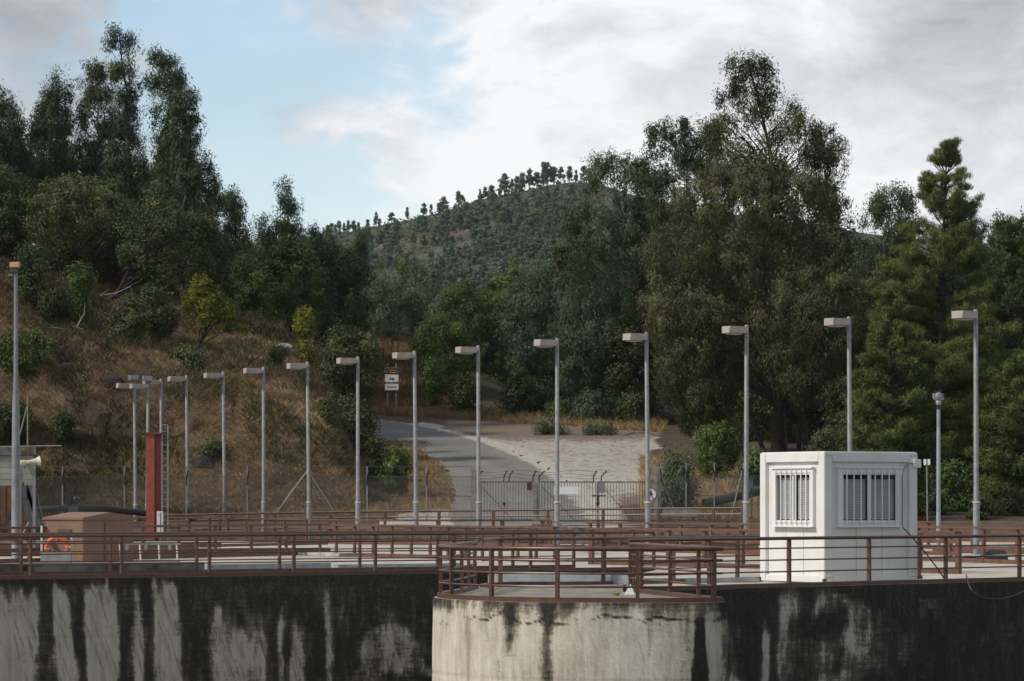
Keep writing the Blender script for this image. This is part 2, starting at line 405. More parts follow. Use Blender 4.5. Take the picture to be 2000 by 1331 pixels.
# road
m, t, b = newmat('asphalt')
na = tnoise(t, .55, 5, .6, coord='World', stretch=(1, .35, 1)); nb = tnoise(t, 14, 4, .6, coord='World')
c = ramp(t, tmath(t, 'ADD', tmath(t, 'MULTIPLY', na, .65), tmath(t, 'MULTIPLY', nb, .35)), [(.34, (.125, .121, .115)), (.52, (.165, .160, .153)), (.68, (.205, .20, .192))])
ed = ramp(t, tmath(t, 'ADD', tattr(t, 'edge'), tmath(t, 'MULTIPLY', tmath(t, 'SUBTRACT', tnoise(t, 1.6, 7, .68, coord='World'), .5), 1.7)), [(.50, (0, 0, 0)), (.62, (1, 1, 1))])
gcol = ramp(t, tnoise(t, 7, 5, .65, coord='World'), [(.34, (.22, .195, .16)), (.52, (.38, .362, .325)), (.7, (.50, .48, .44))])
crk = ramp(t, tmath(t, 'ABSOLUTE', tmath(t, 'SUBTRACT', tnoise(t, .45, 4, .5, coord='World', stretch=(1, .5, 1)), .5)), [(.0, (.5, .5, .5)), (.012, (0, 0, 0))])
c = tmix(t, crk, c, (.07, .066, .06))
c = tmix(t, tmath(t, 'MULTIPLY', tattr(t, 'lane'), .35), c, (.105, .10, .094))
c = tmix(t, ed, c, gcol)
lk(t, c, b.inputs['Base Color']); b.inputs['Roughness'].default_value = .9; bump(t, b, nb, .3, .01); MT['asphalt'] = m
tt = np.linspace(0, 1, 12); rx = RL[:, None, 0] * (1 - tt) + RR[:, None, 0] * tt; ry = RL[:, None, 1] * (1 - tt) + RR[:, None, 1] * tt
edge = (fbm(rx * .8, ry * .8, 0, 5, 3) - .5) * .9 * ((tt == 0) | (tt == 1))[None, :]
rx = rx + edge
rz = base_z(ry) + .03 - .05 * np.abs(tt - .5)[None, :] * 2
me = np_mesh('road', np.stack([rx, ry, rz], -1).reshape(-1, 3), grid_quads(NR, 12), 'asphalt', [('edge', 'POINT', (np.where(tt < .5, .45 * np.clip((np.abs(tt - .5) * 2 - .72) / .28, 0, 1), np.clip((np.abs(tt - .5) * 2 - .55) / .45, 0, 1)))[None, :] + 0 * rx), ('lane', 'POINT', (np.exp(-((tt - .28) / .09) ** 2) + np.exp(-((tt - .66) / .09) ** 2))[None, :] + 0 * rx)], True)
tag(link('road', me), kind='structure')

# far hill
RIDGE = [(-6000, 560), (-3000, 520), (0, 482), (500, 480), (600, 470), (700, 455), (800, 432), (865, 415), (930, 390), (1000, 375), (1060, 361), (1110, 352), (1160, 352), (1260, 385), (1500, 430), (1900, 480), (2100, 485), (5000, 500), (8000, 560)]
def hill_z(x, y):
    x = np.asarray(x, float); y = np.asarray(y, float)
    px = CX + x * F / 1200.0
    zr = EYE + (HY - np.interp(px, [a for a, _ in RIDGE], [b_ for _, b_ in RIDGE])) * 1200 / F
    tt = np.clip((y - 560) / 640, 0, 1); up = tt * .75 + .25 * tt * tt
    z = 16 + (zr - 16) * up
    z = z - np.clip(y - 1200, 0, None) * .12
    return z + (fbm(x * .012, y * .012, 0, 71, 4) - .5) * 16 * sstep(640, 900, y) * sstep(1195, 1080, y) + (fbm(x * .02, y * .02, 0, 75, 3) - .5) * 3 * sstep(1050, 1200, y)
hx = np.r_[np.arange(-1700, -260, 60), np.arange(-260, 420, 8), np.arange(420, 1700, 60)]; hy = np.r_[np.arange(371, 640, 16), np.arange(640, 1260, 8), np.arange(1260, 1700, 40)]
HX, HYY = np.meshgrid(hx, hy, indexing='ij'); HZ = hill_z(HX, HYY)
HZ = np.where(HYY < 420, np.minimum(HZ, 14 + 0 * HZ), HZ)
m, t, b = newmat('hill')
n1 = tnoise(t, .018, 6, .6, coord='World'); n2 = tnoise(t, .16, 5, .65, coord='World')
c = ramp(t, tmath(t, 'ADD', tmath(t, 'MULTIPLY', n1, .5), tmath(t, 'MULTIPLY', n2, .5)), [(.40, (.024, .038, .020)), (.50, (.040, .052, .026)), (.56, (.070, .062, .036)), (.64, (.110, .078, .052))])
lk(t, c, b.inputs['Base Color']); b.inputs['Roughness'].default_value = 1; MT['hill'] = m
tag(link('far_hill', np_mesh('far_hill', np.stack([HX, HYY, HZ], -1).reshape(-1, 3), grid_quads(len(hx), len(hy)), 'hill', None, True)), kind='structure')
paint('valley', (.06, .06, .04), 1, .4, .02)
gb = MB(); gb.box((0, 750, -14.5), (3600, 2100, 1.0)); tag(gb.build('valley_ground', 'valley'), kind='structure')

# ---------------------------------------------------------------- dam: deck slab and stained walls
WL = [Vector((-21.2, 62.6, 0)), Vector((-10.6, 69.9, 0)), Vector((-6.55, 72.6, 0)), Vector((-1.73, 76.0, 0)), Vector((3.4, 79.6, 0))]
BAST = [(-.45, 66.6), (-.75, 62.6), (-.98, 59.4), (-1.25, 57.6), (-1.33, 56.9), (-1.22, 56.1), (-.90, 55.3), (-.45, 54.65), (.10, 54.15), (.9, 53.75), (1.9, 53.6), (2.9, 53.65), (3.42, 54.05)]
def chaikin(p, n=3):
    for _ in range(n): p = [p[0]] + [q for a, c_ in zip(p, p[1:]) for q in ((a[0] * .75 + c_[0] * .25, a[1] * .75 + c_[1] * .25), (a[0] * .25 + c_[0] * .75, a[1] * .25 + c_[1] * .75))] + [p[-1]]
    return p
BAST = [Vector((x, y, 0)) for x, y in chaikin(BAST)]
WR = [Vector((2.14, 60.0, 0)), Vector((3.4, 61.7, 0)), Vector((4.79, 63.2, 0)), Vector((7.6, 65.9, 0)), Vector((10.4, 68.6, 0)), Vector((13.5, 71.4, 0)), Vector((26, 82, 0))]
outline = WL + [Vector((2.6, 74, 0)), Vector((.3, 70, 0))] + BAST + WR + [Vector((50, 110, 0)), Vector((50, 147, 0)), Vector((-60, 147, 0)), Vector((-60, 70, 0))]
m, t, b = newmat('deck')
n1 = tnoise(t, .7, 6, .62, coord='World'); n2 = tnoise(t, 7, 4, .6, coord='World')
c = ramp(t, tmath(t, 'ADD', tmath(t, 'MULTIPLY', n1, .65), tmath(t, 'MULTIPLY', n2, .35)), [(.33, (.15, .136, .112)), (.46, (.34, .315, .268)), (.6, (.50, .465, .40))])
lk(t, c, b.inputs['Base Color']); b.inputs['Roughness'].default_value = .9; MT['deck'] = m
db = MB(); db.prism([(p.x, p.y) for p in outline], -.9, 0.0); tag(db.build('dam_deck', 'deck'), kind='structure')
m, t, b = newmat('bastion_floor')
n1 = tnoise(t, 2.2, 6, .65, coord='World')
lk(t, ramp(t, n1, [(.35, (.10, .092, .075)), (.5, (.20, .185, .15)), (.68, (.29, .27, .225))]), b.inputs['Base Color']); b.inputs['Roughness'].default_value = .9; MT['bastion_floor'] = m
ins = [(-.3, 66.3), (-.62, 62.5), (-.84, 59.5), (-1.08, 57.6), (-1.02, 56.5), (-.75, 55.5), (-.35, 54.95), (.2, 54.45), (1, 54.05), (1.9, 53.9), (2.85, 53.95), (3.2, 54.3), (2.0, 59.9), (2.6, 66.6)]
fb = MB(); fb.prism(ins, 0.004, 0.012); tag(fb.build('bastion_floor', 'bastion_floor'), kind='structure')

# wall faces: a fine sheet whose growth of black lichen is stored per vertex
m, t, b = newmat('stained_concrete')
dk = tattr(t, 'dark'); warm = tattr(t, 'warm'); uu = tattr(t, 'run')
sepz = t.nodes.new('ShaderNodeSeparateXYZ'); lk(t, t.nodes.new('ShaderNodeNewGeometry').outputs['Position'], sepz.inputs[0])
def wn(su, sz, slant, scale, detail, rough, seed):
    c_ = t.nodes.new('ShaderNodeCombineXYZ'); z_ = sepz.outputs[2]
    lk(t, tmath(t, 'MULTIPLY', tmath(t, 'ADD', uu, tmath(t, 'MULTIPLY', z_, slant)), su), c_.inputs[0]); lk(t, tmath(t, 'MULTIPLY', z_, sz), c_.inputs[1]); c_.inputs[2].default_value = seed
    n = t.nodes.new('ShaderNodeTexNoise'); n.inputs['Scale'].default_value = scale; n.inputs['Detail'].default_value = detail; n.inputs['Roughness'].default_value = rough; n.inputs['Distortion'].default_value = .25
    lk(t, c_.outputs[0], n.inputs['Vector']); return n.outputs[0]
def cent(n, w): return tmath(t, 'MULTIPLY', tmath(t, 'SUBTRACT', n, .5), w)
st = wn(1, .14, 0, 5.5, 7, .68, 1.3); st2 = wn(1, .06, .0, 14, 5, .65, 4.1); sl = wn(1, .10, .33, 11, 5, .66, 2.2); fn = wn(1, 1, 0, 15, 6, .72, 3.7); bl = wn(1, .6, 0, 2.2, 5, .62, 7.7); bd = wn(.22, 2.2, 0, 6.5, 5, .66, 9.4); fl = wn(1, 1, 0, 42, 3, .6, 5.5)
f = tmath(t, 'ADD', dk, tmath(t, 'ADD', tmath(t, 'ADD', cent(st, 1.25), cent(fn, .75)), tmath(t, 'ADD', cent(bl, .9), cent(bd, .55))))
pale_c = tmix(t, warm, (.45, .432, .385), (.60, .56, .475))
grime = ramp(t, tmath(t, 'ADD', tmath(t, 'MULTIPLY', st2, .5), tmath(t, 'MULTIPLY', bl, .5)), [(.42, (0, 0, 0)), (.66, (.85, .85, .85))])
pale_c = tmix(t, grime, pale_c, tmix(t, warm, (.26, .245, .205), (.30, .265, .205)))
scr = ramp(t, sl, [(.52, (0, 0, 0)), (.66, (.75, .75, .75))]); pale_c = tmix(t, tmath(t, 'MULTIPLY', scr, tmath(t, 'SUBTRACT', 1.0, tmath(t, 'MULTIPLY', warm, .75))), pale_c, (.085, .080, .066))
pale_c = tmix(t, ramp(t, fn, [(.50, (0, 0, 0)), (.72, (.5, .5, .5))]), pale_c, tmix(t, warm, (.44, .42, .37), (.64, .605, .525)))
mid_c = tmix(t, warm, (.115, .108, .090), (.235, .205, .155))
w1 = ramp(t, f, [(.26, (0, 0, 0)), (.52, (1, 1, 1))]); w2 = ramp(t, f, [(.46, (0, 0, 0)), (.82, (1, 1, 1))])
black_c = ramp(t, tmath(t, 'ADD', tmath(t, 'MULTIPLY', fn, .5), tmath(t, 'MULTIPLY', st, .5)), [(.38, (.015, .014, .012)), (.54, (.036, .034, .029)), (.70, (.090, .085, .073))])
c = tmix(t, w2, tmix(t, w1, pale_c, mid_c), black_c)
spk = ramp(t, tmath(t, 'ADD', tmath(t, 'MULTIPLY', fl, .8), tmath(t, 'MULTIPLY', tattr(t, 'fleck'), .16)), [(.60, (0, 0, 0)), (.68, (.75, .75, .75))])
c = tmix(t, spk, c, (.165, .155, .130))
rustf = ramp(t, tmath(t, 'ADD', tattr(t, 'rust'), cent(st, .9)), [(.40, (0, 0, 0)), (.9, (.75, .75, .75))])
c = tmix(t, rustf, c, (.17, .115, .05))
lk(t, c, b.inputs['Base Color']); b.inputs['Roughness'].default_value = .93; b.inputs['Specular IOR Level'].default_value = .25; bump(t, b, fn, .4, .03); MT['stained_concrete'] = m
def gauss(x, c_, w): return np.exp(-((x - c_) / w) ** 2)
def wall_face(name, pts, stain, label, nu, z0=-4.2, parent_body=True, lean=0.0):
    P = np.array([(p.x, p.y) for p in pts]); d = np.r_[0, np.cumsum(np.hypot(*np.diff(P, axis=0).T))]; u = np.linspace(0, d[-1], nu)
    x = np.interp(u, d, P[:, 0]); y = np.interp(u, d, P[:, 1])
    z = np.r_[np.linspace(0, -2.4, 64), np.linspace(-2.45, z0, 12), [-14.2]]
    gx = np.gradient(x); gy = np.gradient(y); L = np.hypot(gx, gy); nx, ny = gy / L, -gx / L       # outward
    rel = .03
    X_ = x[:, None] + nx[:, None] * rel + 0 * z[None]; Y_ = y[:, None] + ny[:, None] * rel + 0 * z[None]; Z_ = z[None] + 0 * x[:, None]
    # shuttering marks and weathered relief
    dep = (fbm(u[:, None] * 1.2, Z_ * .8, 0, 91, 3) - .5) * .04 + (np.mod(Z_ + .02, 1.25) < .03) * -.010
    X_ = X_ + nx[:, None] * dep; Y_ = Y_ + ny[:, None] * dep
    Z_[:, 0] = 0.0
    px = CX + X_ * F / Y_; py = HY + (EYE - Z_) * F / Y_
    dark, warm_, rust, fleck = stain(px, py, u[:, None] + 0 * Z_, Z_)
    me = np_mesh(name, np.stack([X_, Y_, Z_], -1).reshape(-1, 3), grid_quads(nu, len(z)), 'stained_concrete',
                 [('dark', 'POINT', dark), ('run', 'POINT', u[:, None] + 0 * Z_), ('warm', 'POINT', warm_), ('rust', 'POINT', rust), ('fleck', 'POINT', fleck)], True)
    th = thing(name, Vector((x[nu // 2], y[nu // 2], -14.2)), label, 'wall')
    o = link('wall_face', me, th); o.location = -th.location
    core = MB(); inn = [Vector((x[i] - nx[i] * 1.2, y[i] - ny[i] * 1.2, 0)) for i in range(0, nu, max(1, nu // 24))]
    out = [Vector((x[i] - nx[i] * .06, y[i] - ny[i] * .06, 0)) for i in range(0, nu, max(1, nu // 24))]
    core.prism([(p.x, p.y) for p in out + inn[::-1]], -14.2, -.92); core.build('wall_core', 'moss_concrete', th)
    return th
LB = [  # pale streaks of the far wall: (top row, x0 top, x1 top, x0 bottom, x1 bottom)
    (1138, -400, 76, -400, 75), (1134, 98, 130, 113, 150), (1138, 163, 230, 170, 232), (1130, 261, 274, 265, 284), (1128, 297, 346, 300, 359),
    (1190, 406, 455, 410, 478), (1200, 462, 515, 470, 520), (1186, 540, 553, 545, 556), (1215, 572, 592, 560, 596), (1141, 627, 646, 638, 650)]
def stain_left(px, py, u, z):
    wob = (fbm(u * 1.6, z * .9, 0, 3, 3) - .5) * 22 + (fbm(u * 9, z * 1.3, 0, 4, 3) - .5) * 26
    d = np.ones_like(px) * .82; k = np.clip((py - 1135) / 196, 0, 1)
    for (yt, a, b_, c_, e_) in LB:
        x0 = a + (c_ - a) * k; x1 = b_ + (e_ - b_) * k
        m_ = sstep(x0 - 6, x0 + 7, px + wob * .45) * sstep(x1 + 6, x1 - 7, px + wob * .45) * sstep(yt - 14, yt + 40, py + wob * 2.2)
        amp = .74 if b_ < 400 else (.55 if b_ < 600 else .66)
        d = d - amp * m_
    d = d + .22 * sstep(1150, 1132, py)
    mot = sstep(655, 700, px) * sstep(1170, 1215, py); d = d - mot * .42 * sstep(.47, .62, fbm(u * .9, z * 1.1, 0, 17, 4))
    rust = .55 * gauss(px, 412 + (py - 1131) * .02, 9) * sstep(1260, 1300, py) + .5 * gauss(px, 664, 8) * gauss(py, 1180, 12)
    return d, 0 * d + .04, rust, sstep(1215, 1150, py) * sstep(180, 420, px)
def stain_bast(px, py, u, z):
    d = np.ones_like(px) * .0 - .06 + .16 * sstep(.5, .75, fbm(u * 2.5, z * .5, 0, 29, 4))
    wob = (fbm(u * 1.3, z * .5, 0, 23, 3) - .5)
    band = 1212 + 34 * wob + 10 * np.sin(px * .02)
    d = d + .30 * sstep(band + 10, band - 26, py) + .40 * sstep(1204, 1168, py) + .14 * sstep(1110, 1250, px) - .26 * gauss(px, 912, 8) * sstep(1250, 1180, py)
    crk = 1217 + 44 * (fbm(u * 1.1, 0 * z, 0, 61, 2) - .5) + 22 * (fbm(u * 5, 0 * z, 0, 63, 3) - .5)
    d = d + (.30 + .5 * fbm(u * 2.5, 0 * z, 0, 67, 2)) * gauss(py, crk, 2.0)                           # the wavering crack
    d = d + .62 * gauss(px, 996, 9) * sstep(1300, 1240, py) * sstep(1170, 1190, py)
    d = d + .75 * gauss(px, 1068 + 6 * wob, 15) + .35 * gauss(px, 1110, 14) * sstep(1240, 1190, py)
    d = d + 1.15 * sstep(9 + (py - 1205) * .09, 4 + (py - 1205) * .06, np.abs(px - 1367)) * sstep(1203, 1216, py)
    d = d + .22 * sstep(905, 850, px) * sstep(1230, 1170, py)
    d = d + .35 * sstep(1398, 1416, px)
    rust = .7 * gauss(px, 915, 8) * sstep(1180, 1215, py) + .55 * gauss(px, 941, 5) * sstep(1170, 1190, py) + .4 * gauss(px, 1200, 7) * sstep(1210, 1230, py) + .35 * gauss(px, 1260, 6) + .3 * gauss(px, 1385, 5)
    return d, np.clip(.95 - .4 * sstep(1250, 1400, px) - .25 * sstep(1200, 1331, py) * sstep(1150, 1300, px), 0, 1), rust, 0 * d
def stain_right(px, py, u, z):
    q = fbm(u * .9, z * .8, 0, 43, 4); d = .96 - .50 * sstep(.48, .68, q) * sstep(1150, 1175, py)
    d = d - .30 * gauss(px, 1432, 16) * sstep(1210, 1240, py) - .55 * gauss(px, 1494, 7) * sstep(1190, 1215, py) - .50 * gauss(px, 1545, 22) * sstep(1230, 1190, py) - .45 * gauss(px, 1610, 26) * sstep(1215, 1180, py)
    d = d - .42 * gauss(px, 1610, 70) * sstep(1215, 1260, py) * sstep(.4, .6, fbm(u * 1.4, z * 1.2, 0, 47, 3))
    d = d + .45 * gauss(px, 1470, 13) + .45 * gauss(px, 1510, 9) + .25 * sstep(1660, 1720, px)
    d = d + .2 * sstep(1165, 1146, py)
    rust = .4 * gauss(px, 1528, 8) * gauss(py, 1215, 30) + .35 * gauss(px, 1690, 10) * gauss(py, 1290, 20)
    return d, 0 * d + .05, rust, .8 * sstep(1250, 1150, py)
wall_face('dam_wall', WL, stain_left, 'recessed concrete dam wall with slanting black and pale streaks under the long railing', 440)
wall_face('bastion_wall', [Vector((1.6, 70.5, 0))] + BAST + [Vector((3.3, 54.6, 0)), Vector((2.14, 60.0, 0))], stain_bast, 'rounded pale concrete bastion with black drips and a wavering crack', 560)
wall_face('dam_wall', WR, stain_right, 'almost black mottled concrete dam wall below the white cabin', 440)

# ---------------------------------------------------------------- railings
def R(px, ytop, ztop=.95):
    Y = F * (EYE - ztop) / (ytop - HY); return Vector(((px - CX) * Y / F, Y, 0))
def along(pts, step, start=0.0, ends=True):
    """points every step metres with their heading"""
    out = []; d = [0]
    for a, b_ in zip(pts, pts[1:]): d.append(d[-1] + (b_ - a).length)
    s_ = start; L = d[-1]; vals = []
    while s_ <= L + 1e-6: vals.append(s_); s_ += step
    if ends and L - vals[-1] > step * .35: vals.append(L)
    for v in vals:
        for i in range(len(d) - 1):
            if v <= d[i+1] + 1e-6:
                f_ = (v - d[i]) / max(d[i+1] - d[i], 1e-6); p = pts[i].lerp(pts[i+1], f_); h = pts[i+1] - pts[i]; out.append((p, math.atan2(h.y, h.x))); break
    return out
def lift(pts, z): return [Vector((p.x, p.y, p.z + z)) for p in pts]
def railing(label, pts, top=.95, rails=(.73, .51, .29), spacing=2.1, start=0.3, r_top=.034, r_rail=.016, post=(.05, .075), toe=.075, mat='brown', flat=None, flat_h=.085, group='brown steel railings on the dam', ends=True):
    th = thing('railing', pts[len(pts) // 2].copy(), label, 'railing', group)
    if flat: MB().bar(lift(pts, top - .03), flat, .06).build('top_rail', mat, th, bevel=.008)
    else: MB().tube(lift(pts, top - r_top), r_top, 10).build('top_rail', mat, th, True)
    for z in rails:
        if flat: MB().bar(lift(pts, z), .022, flat_h).build('rail', mat, th)
        else: MB().tube(lift(pts, z), r_rail, 6).build('rail', mat, th, True)
    if toe:
        MB().bar(lift(pts, toe / 2 + .002), .10 if not flat else .06, toe).build('toe_plate', mat, th)
    pm = MB().box((0, 0, (top - .06) / 2), (post[0], post[1], top - .06)).mesh('post', mat)
    for p, a in along(pts, spacing, start, ends):
        o = link('post', pm, th, p - th.location + Vector((0, 0, .003))); o.rotation_euler.z = a
    return th
def offs(pts, d):
    out = []
    for i, p in enumerate(pts):
        h = (pts[min(i+1, len(pts)-1)] - pts[max(i-1, 0)]).normalized(); out.append(p + Vector((-h.y, h.x, 0)) * d)
    return out
def curve(pts, n=24):
    P = np.array([tuple(p) for p in pts]); d = np.r_[0, np.cumsum(np.linalg.norm(np.diff(P, axis=0), axis=1))]; q = np.linspace(0, d[-1], n)
    o = np.stack([np.interp(q, d, P[:, i]) for i in range(3)], 1)
    for _ in range(3): o[1:-1] = (o[:-2] + 2 * o[1:-1] + o[2:]) / 4
    return [Vector(v) for v in o]
railing('long brown tube railing along the edge of the streaked recessed wall', offs(curve(WL), .10), .92, spacing=2.12, start=.9)
railing('brown tube railing just behind the long wall-edge railing, across the narrow walkway', offs(curve(WL), 3.3), .93, spacing=2.18, start=1.9)
bp = [p for p in BAST if p.y < 60.5]
railing('brown tube railing curving round the front of the pale bastion', offs(curve([Vector((-.75, 62.6, 0))] + bp, 90), .09), .89, (.67, .46, .25), 1.3, .35, .036, .02, (.06, .06), .075, ends=False)
railing('short brown tube railing running back from the pale bastion\'s sharp corner', [Vector((3.30, 54.25, 0)), Vector((2.7, 57.2, 0)), Vector((2.10, 59.9, 0))], .89, (.67, .46, .25), 1.9, 1.2, .034, .02, (.06, .06), .075)
railing('brown tube railing on the dam edge in front of the white cabin', offs(curve(WR, 30), .10), .95, spacing=2.35, start=.15)
railing('brown tube railing running from the bastion back towards the cabin\'s rear', curve([Vector((-.55, 62.9, 0)), Vector((-.25, 65.0, 0)), R(1150, 1047.5, .95), R(1300, 1045.5, .95), R(1490, 1043, .95), R(1800, 1042, .95)]), .93, spacing=2.2, start=1.5)
WIDE = dict(flat=.20, mat='brown_wide', group='wide brown parapet railings on the dam deck', toe=.11)
railing('wide flat brown parapet rail behind the kiosk and lifebuoy', curve([R(-140, 1031), R(100, 1028.5), R(350, 1025.5), R(640, 1022.5)]), .95, (.62, .34), 1.9, .4, post=(.10, .05), **WIDE)
railing('wide flat brown parapet rail in mid deck, ending at the stair rail', curve([R(650, 1024), R(850, 1026), R(1085, 1029)]), .95, (.72, .45), 1.0, .2, post=(.09, .06), **WIDE)
railing('thin far parapet rail running along the feet of the lamp posts', curve([R(-100, 1012), R(150, 1009), R(350, 1010), R(650, 1014.5), R(850, 1015.5), R(1060, 1014.5)]), .95, (.62, .34), 2.6, .6, post=(.14, .08), **WIDE)
railing('wide brown parapet rail starting beside the stair and passing behind the cabin', curve([R(1150, 1019.5), R(1300, 1021), R(1480, 1023), R(1795, 1027.5), R(2000, 1030.5), R(2150, 1033)]), .95, (.70, .40), 1.9, .1, post=(.12, .08), **WIDE)
railing('wide brown parapet rail ending in a stout post beside the cabin', curve([R(1150, 1030.5), R(1220, 1031), R(1480, 1034), R(1795, 1037), R(1872, 1038)]), .95, (.72, .45), 1.55, .1, post=(.13, .09), **WIDE)
railing('far wide parapet rail beyond the lamp posts, near the camera pole', curve([R(1155, 1015.5), R(1480, 1014.5), R(1700, 1017), R(1880, 1019), R(2150, 1021)]), .95, (.62, .32), 2.8, .3, post=(.12, .08), **WIDE)
# two-rail guard in front of the gate, on the raised approach
gp = []
for px, y, Y in ((300, 1005.5, 146), (420, 1002.5, 145.5), (560, 1000, 145), (750, 997, 144), (1000, 995, 142), (1240, 991.8, 140), (1450, 990.5, 138)):
    p = W(px, y, Y); gp.append(Vector((p.x, p.y, p.z - 1.15)))
railing('dark brown two-rail guard railing in front of the entrance gate', curve(gp, 26), 1.15, (.86, .45), 2.45, .5, .045, .035, (.10, .10), None, 'brown', group='brown steel railings on the dam')
# foundation kerb that carries the guard railing
kb = MB(); kp = curve(gp, 26)
kb.bar([Vector((p.x, p.y, p.z - .4)) for p in kp], .5, .8); k_ = kb.build('guard_kerb', 'moss_concrete'); tag(k_, 'low dark concrete kerb under the two-rail guard railing', 'kerb')
# stair rail
sr = thing('stair_railing', W(1080, 1010, 112) - Vector((0, 0, .9)), 'sloping brown stair handrail between the mid-deck parapets', 'handrail', None)
for dy in (0, 9, 18):
    MB().tube([W(1040, 1016 + dy, 113), W(1076, 1016 + dy, 112), W(1160, 1056 + dy, 103)], .03, 6).build('handrail', 'brown', sr, True)
for px, y0, y1, Y in ((1076, 1016, 1062, 112), (1118, 1036, 1074, 107.5)):
    MB().tube([W(px, y1, Y), W(px, y0, Y)], .04, 6).build('post', 'brown', sr, True)
# kerbs on the deck
def kerb(name, label, mat, a, b_, wdt, h, cat='kerb'):
    o = MB().bar([a + Vector((0, 0, h / 2 + .003)), b_ + Vector((0, 0, h / 2 + .003))], wdt, h).build(name, mat, bevel=.012); return tag(o, label, cat)
kerb('concrete_kerb', 'dark lichen-spotted concrete kerb on the walkway before the kiosk', 'moss_concrete', G(-120, 1124), G(392, 1119), .5, .24)
kerb('steel_kerb', 'pale blue-grey steel plate kerb lying behind the long wall-edge railing', 'blue_steel', G(398, 1117.5), G(640, 1113.5), .3, .17)
kerb('steel_kerb', 'slim pale grey steel kerb approaching the bastion from the walkway', 'blue_steel', G(655, 1113), G(900, 1110), .3, .12)
kerb('steel_kerb', 'pale blue-grey steel plate kerb at the back of the bastion floor', 'blue_steel', G(957, 1141), G(1236, 1143), .3, .19)
kerb('steel_kerb', 'thin grey steel kerb between the bastion and the cabin foot', 'blue_steel', G(1245, 1139), G(1480, 1137.5), .25, .09)
kerb('parapet_wall', 'dark mossy concrete parapet seen through the mid-deck parapet rails', 'moss_concrete', G(640, 1062), G(1330, 1063), .4, .62, 'wall')
kerb('parapet_wall', 'dark mossy concrete parapet at the feet of the far lamp posts', 'moss_concrete', G(-60, 1052), G(560, 1052), .4, .42, 'wall')
for i_, (a0, b0, lab_) in enumerate((((-120, 1088), (640, 1083), 'long low brown steel cover beam behind the kiosk'), ((-120, 1073), (430, 1071), 'brown steel cover beam farther back, near the red column'), ((860, 1076), (1480, 1078), 'brown steel cover beam in front of the mid-deck wall'), ((1830, 1080), (2150, 1084), 'brown steel cover beam under the parapet beyond the cabin'))):
    kerb('cover_beam', lab_, 'brown_wide', G(*a0), G(*b0), .5, .20, 'beam')
kerb('deck_slab', 'pale raised concrete slab strip in the middle of the deck', 'deck', G(420, 1076), G(700, 1088), 1.2, .10, 'slab')

# ---------------------------------------------------------------- lamp posts
LAMPS = [(1907, 605, 'tall grey lamp post beyond the slim camera pole, nearest of the curved row'),
 (1661, 619, "grey lamp post rising behind the white cabin's roof"),
 (1457, 635, "grey lamp post close beside the white cabin's window wall, before the tree trunks"),
 (1266, 649, 'grey lamp post in front of the round pedestrian sign'),
 (1088, 661, "grey lamp post in front of the gate's white notice panel"),
 (935, 675, 'grey lamp post beside the concrete pillar where mesh fence meets gate'),
 (813, 686, 'grey lamp post beside the welcome sign at the road bend'),
 (699, 697, "grey lamp post in front of the dark shrub on the bank's corner"),
 (604, 707, 'grey lamp post in front of the braced fence post'),
 (515, 717, 'grey lamp post between the braced fence post and the rust-banded lamp'),
 (439, 726, 'grey lamp post with rusty bands round its foot'),
 (367, 733, "grey lamp post first clear of the red column's ladder"),
 (315, 740, 'grey lamp post rising directly behind the red steel column'),
 (287, 751, 'grey lamp post with a floodlight on top, close beside the red column'),
 (265, 748, 'grey lamp post at the far end of the row, with a boxy floodlight on top')]
LP = []
for px, top, lab in LAMPS:
    s_ = (HY - top) * .1702; Y = F / s_
    if px < 300: Y = 149.5 + (px < 270) * 1.5; s_ = F / Y
    LP.append(Vector(((px - CX) / s_, Y, 0)))
HL = EYE + 1 / .1702
pole_m = MB().lathe((0, 0, 0), [(.16, 0), (.16, .03), (.105, .032), (.10, 1.55), (.082, 1.6), (.066, HL - .02), (.05, HL)], 12).mesh('pole', 'galv_pale', None, True)
ring_m = MB().lathe((0, 0, 1.57), [(.104, 0), (.118, .01), (.118, .045), (.088, .05)], 12).mesh('collar', 'white_dull', None, True)
HHt = HL - .30
arm_m = MB().box((-.10, 0, HHt + .10), (.14, .12, .10)).mesh('arm', 'lamp_head')
hb = MB(); z0, z1 = HHt, HHt + .235
q = [(-.15, -.22, z0 + .02), (-.86, -.22, z0), (-.86, .22, z0), (-.15, .22, z0 + .02)]
q2 = [(-.15, -.24, z1), (-.84, -.24, z1), (-.84, .24, z1), (-.15, .24, z1)]
hb.v = [Vector(p) for p in q + q2]; hb.f = [(3, 2, 1, 0), (4, 5, 6, 7), (0, 1, 5, 4), (1, 2, 6, 5), (2, 3, 7, 6), (3, 0, 4, 7)]
head_m = hb.mesh('lamp_head', 'lamp_head', None, False, .012)
lens_m = MB().box((-.52, 0, HHt - .012), (.50, .36, .05)).mesh('lens', 'lens', None, False, .02)
hatch_m = MB().box((0, -.102, .55), (.09, .012, .30)).mesh('hatch', 'galv')
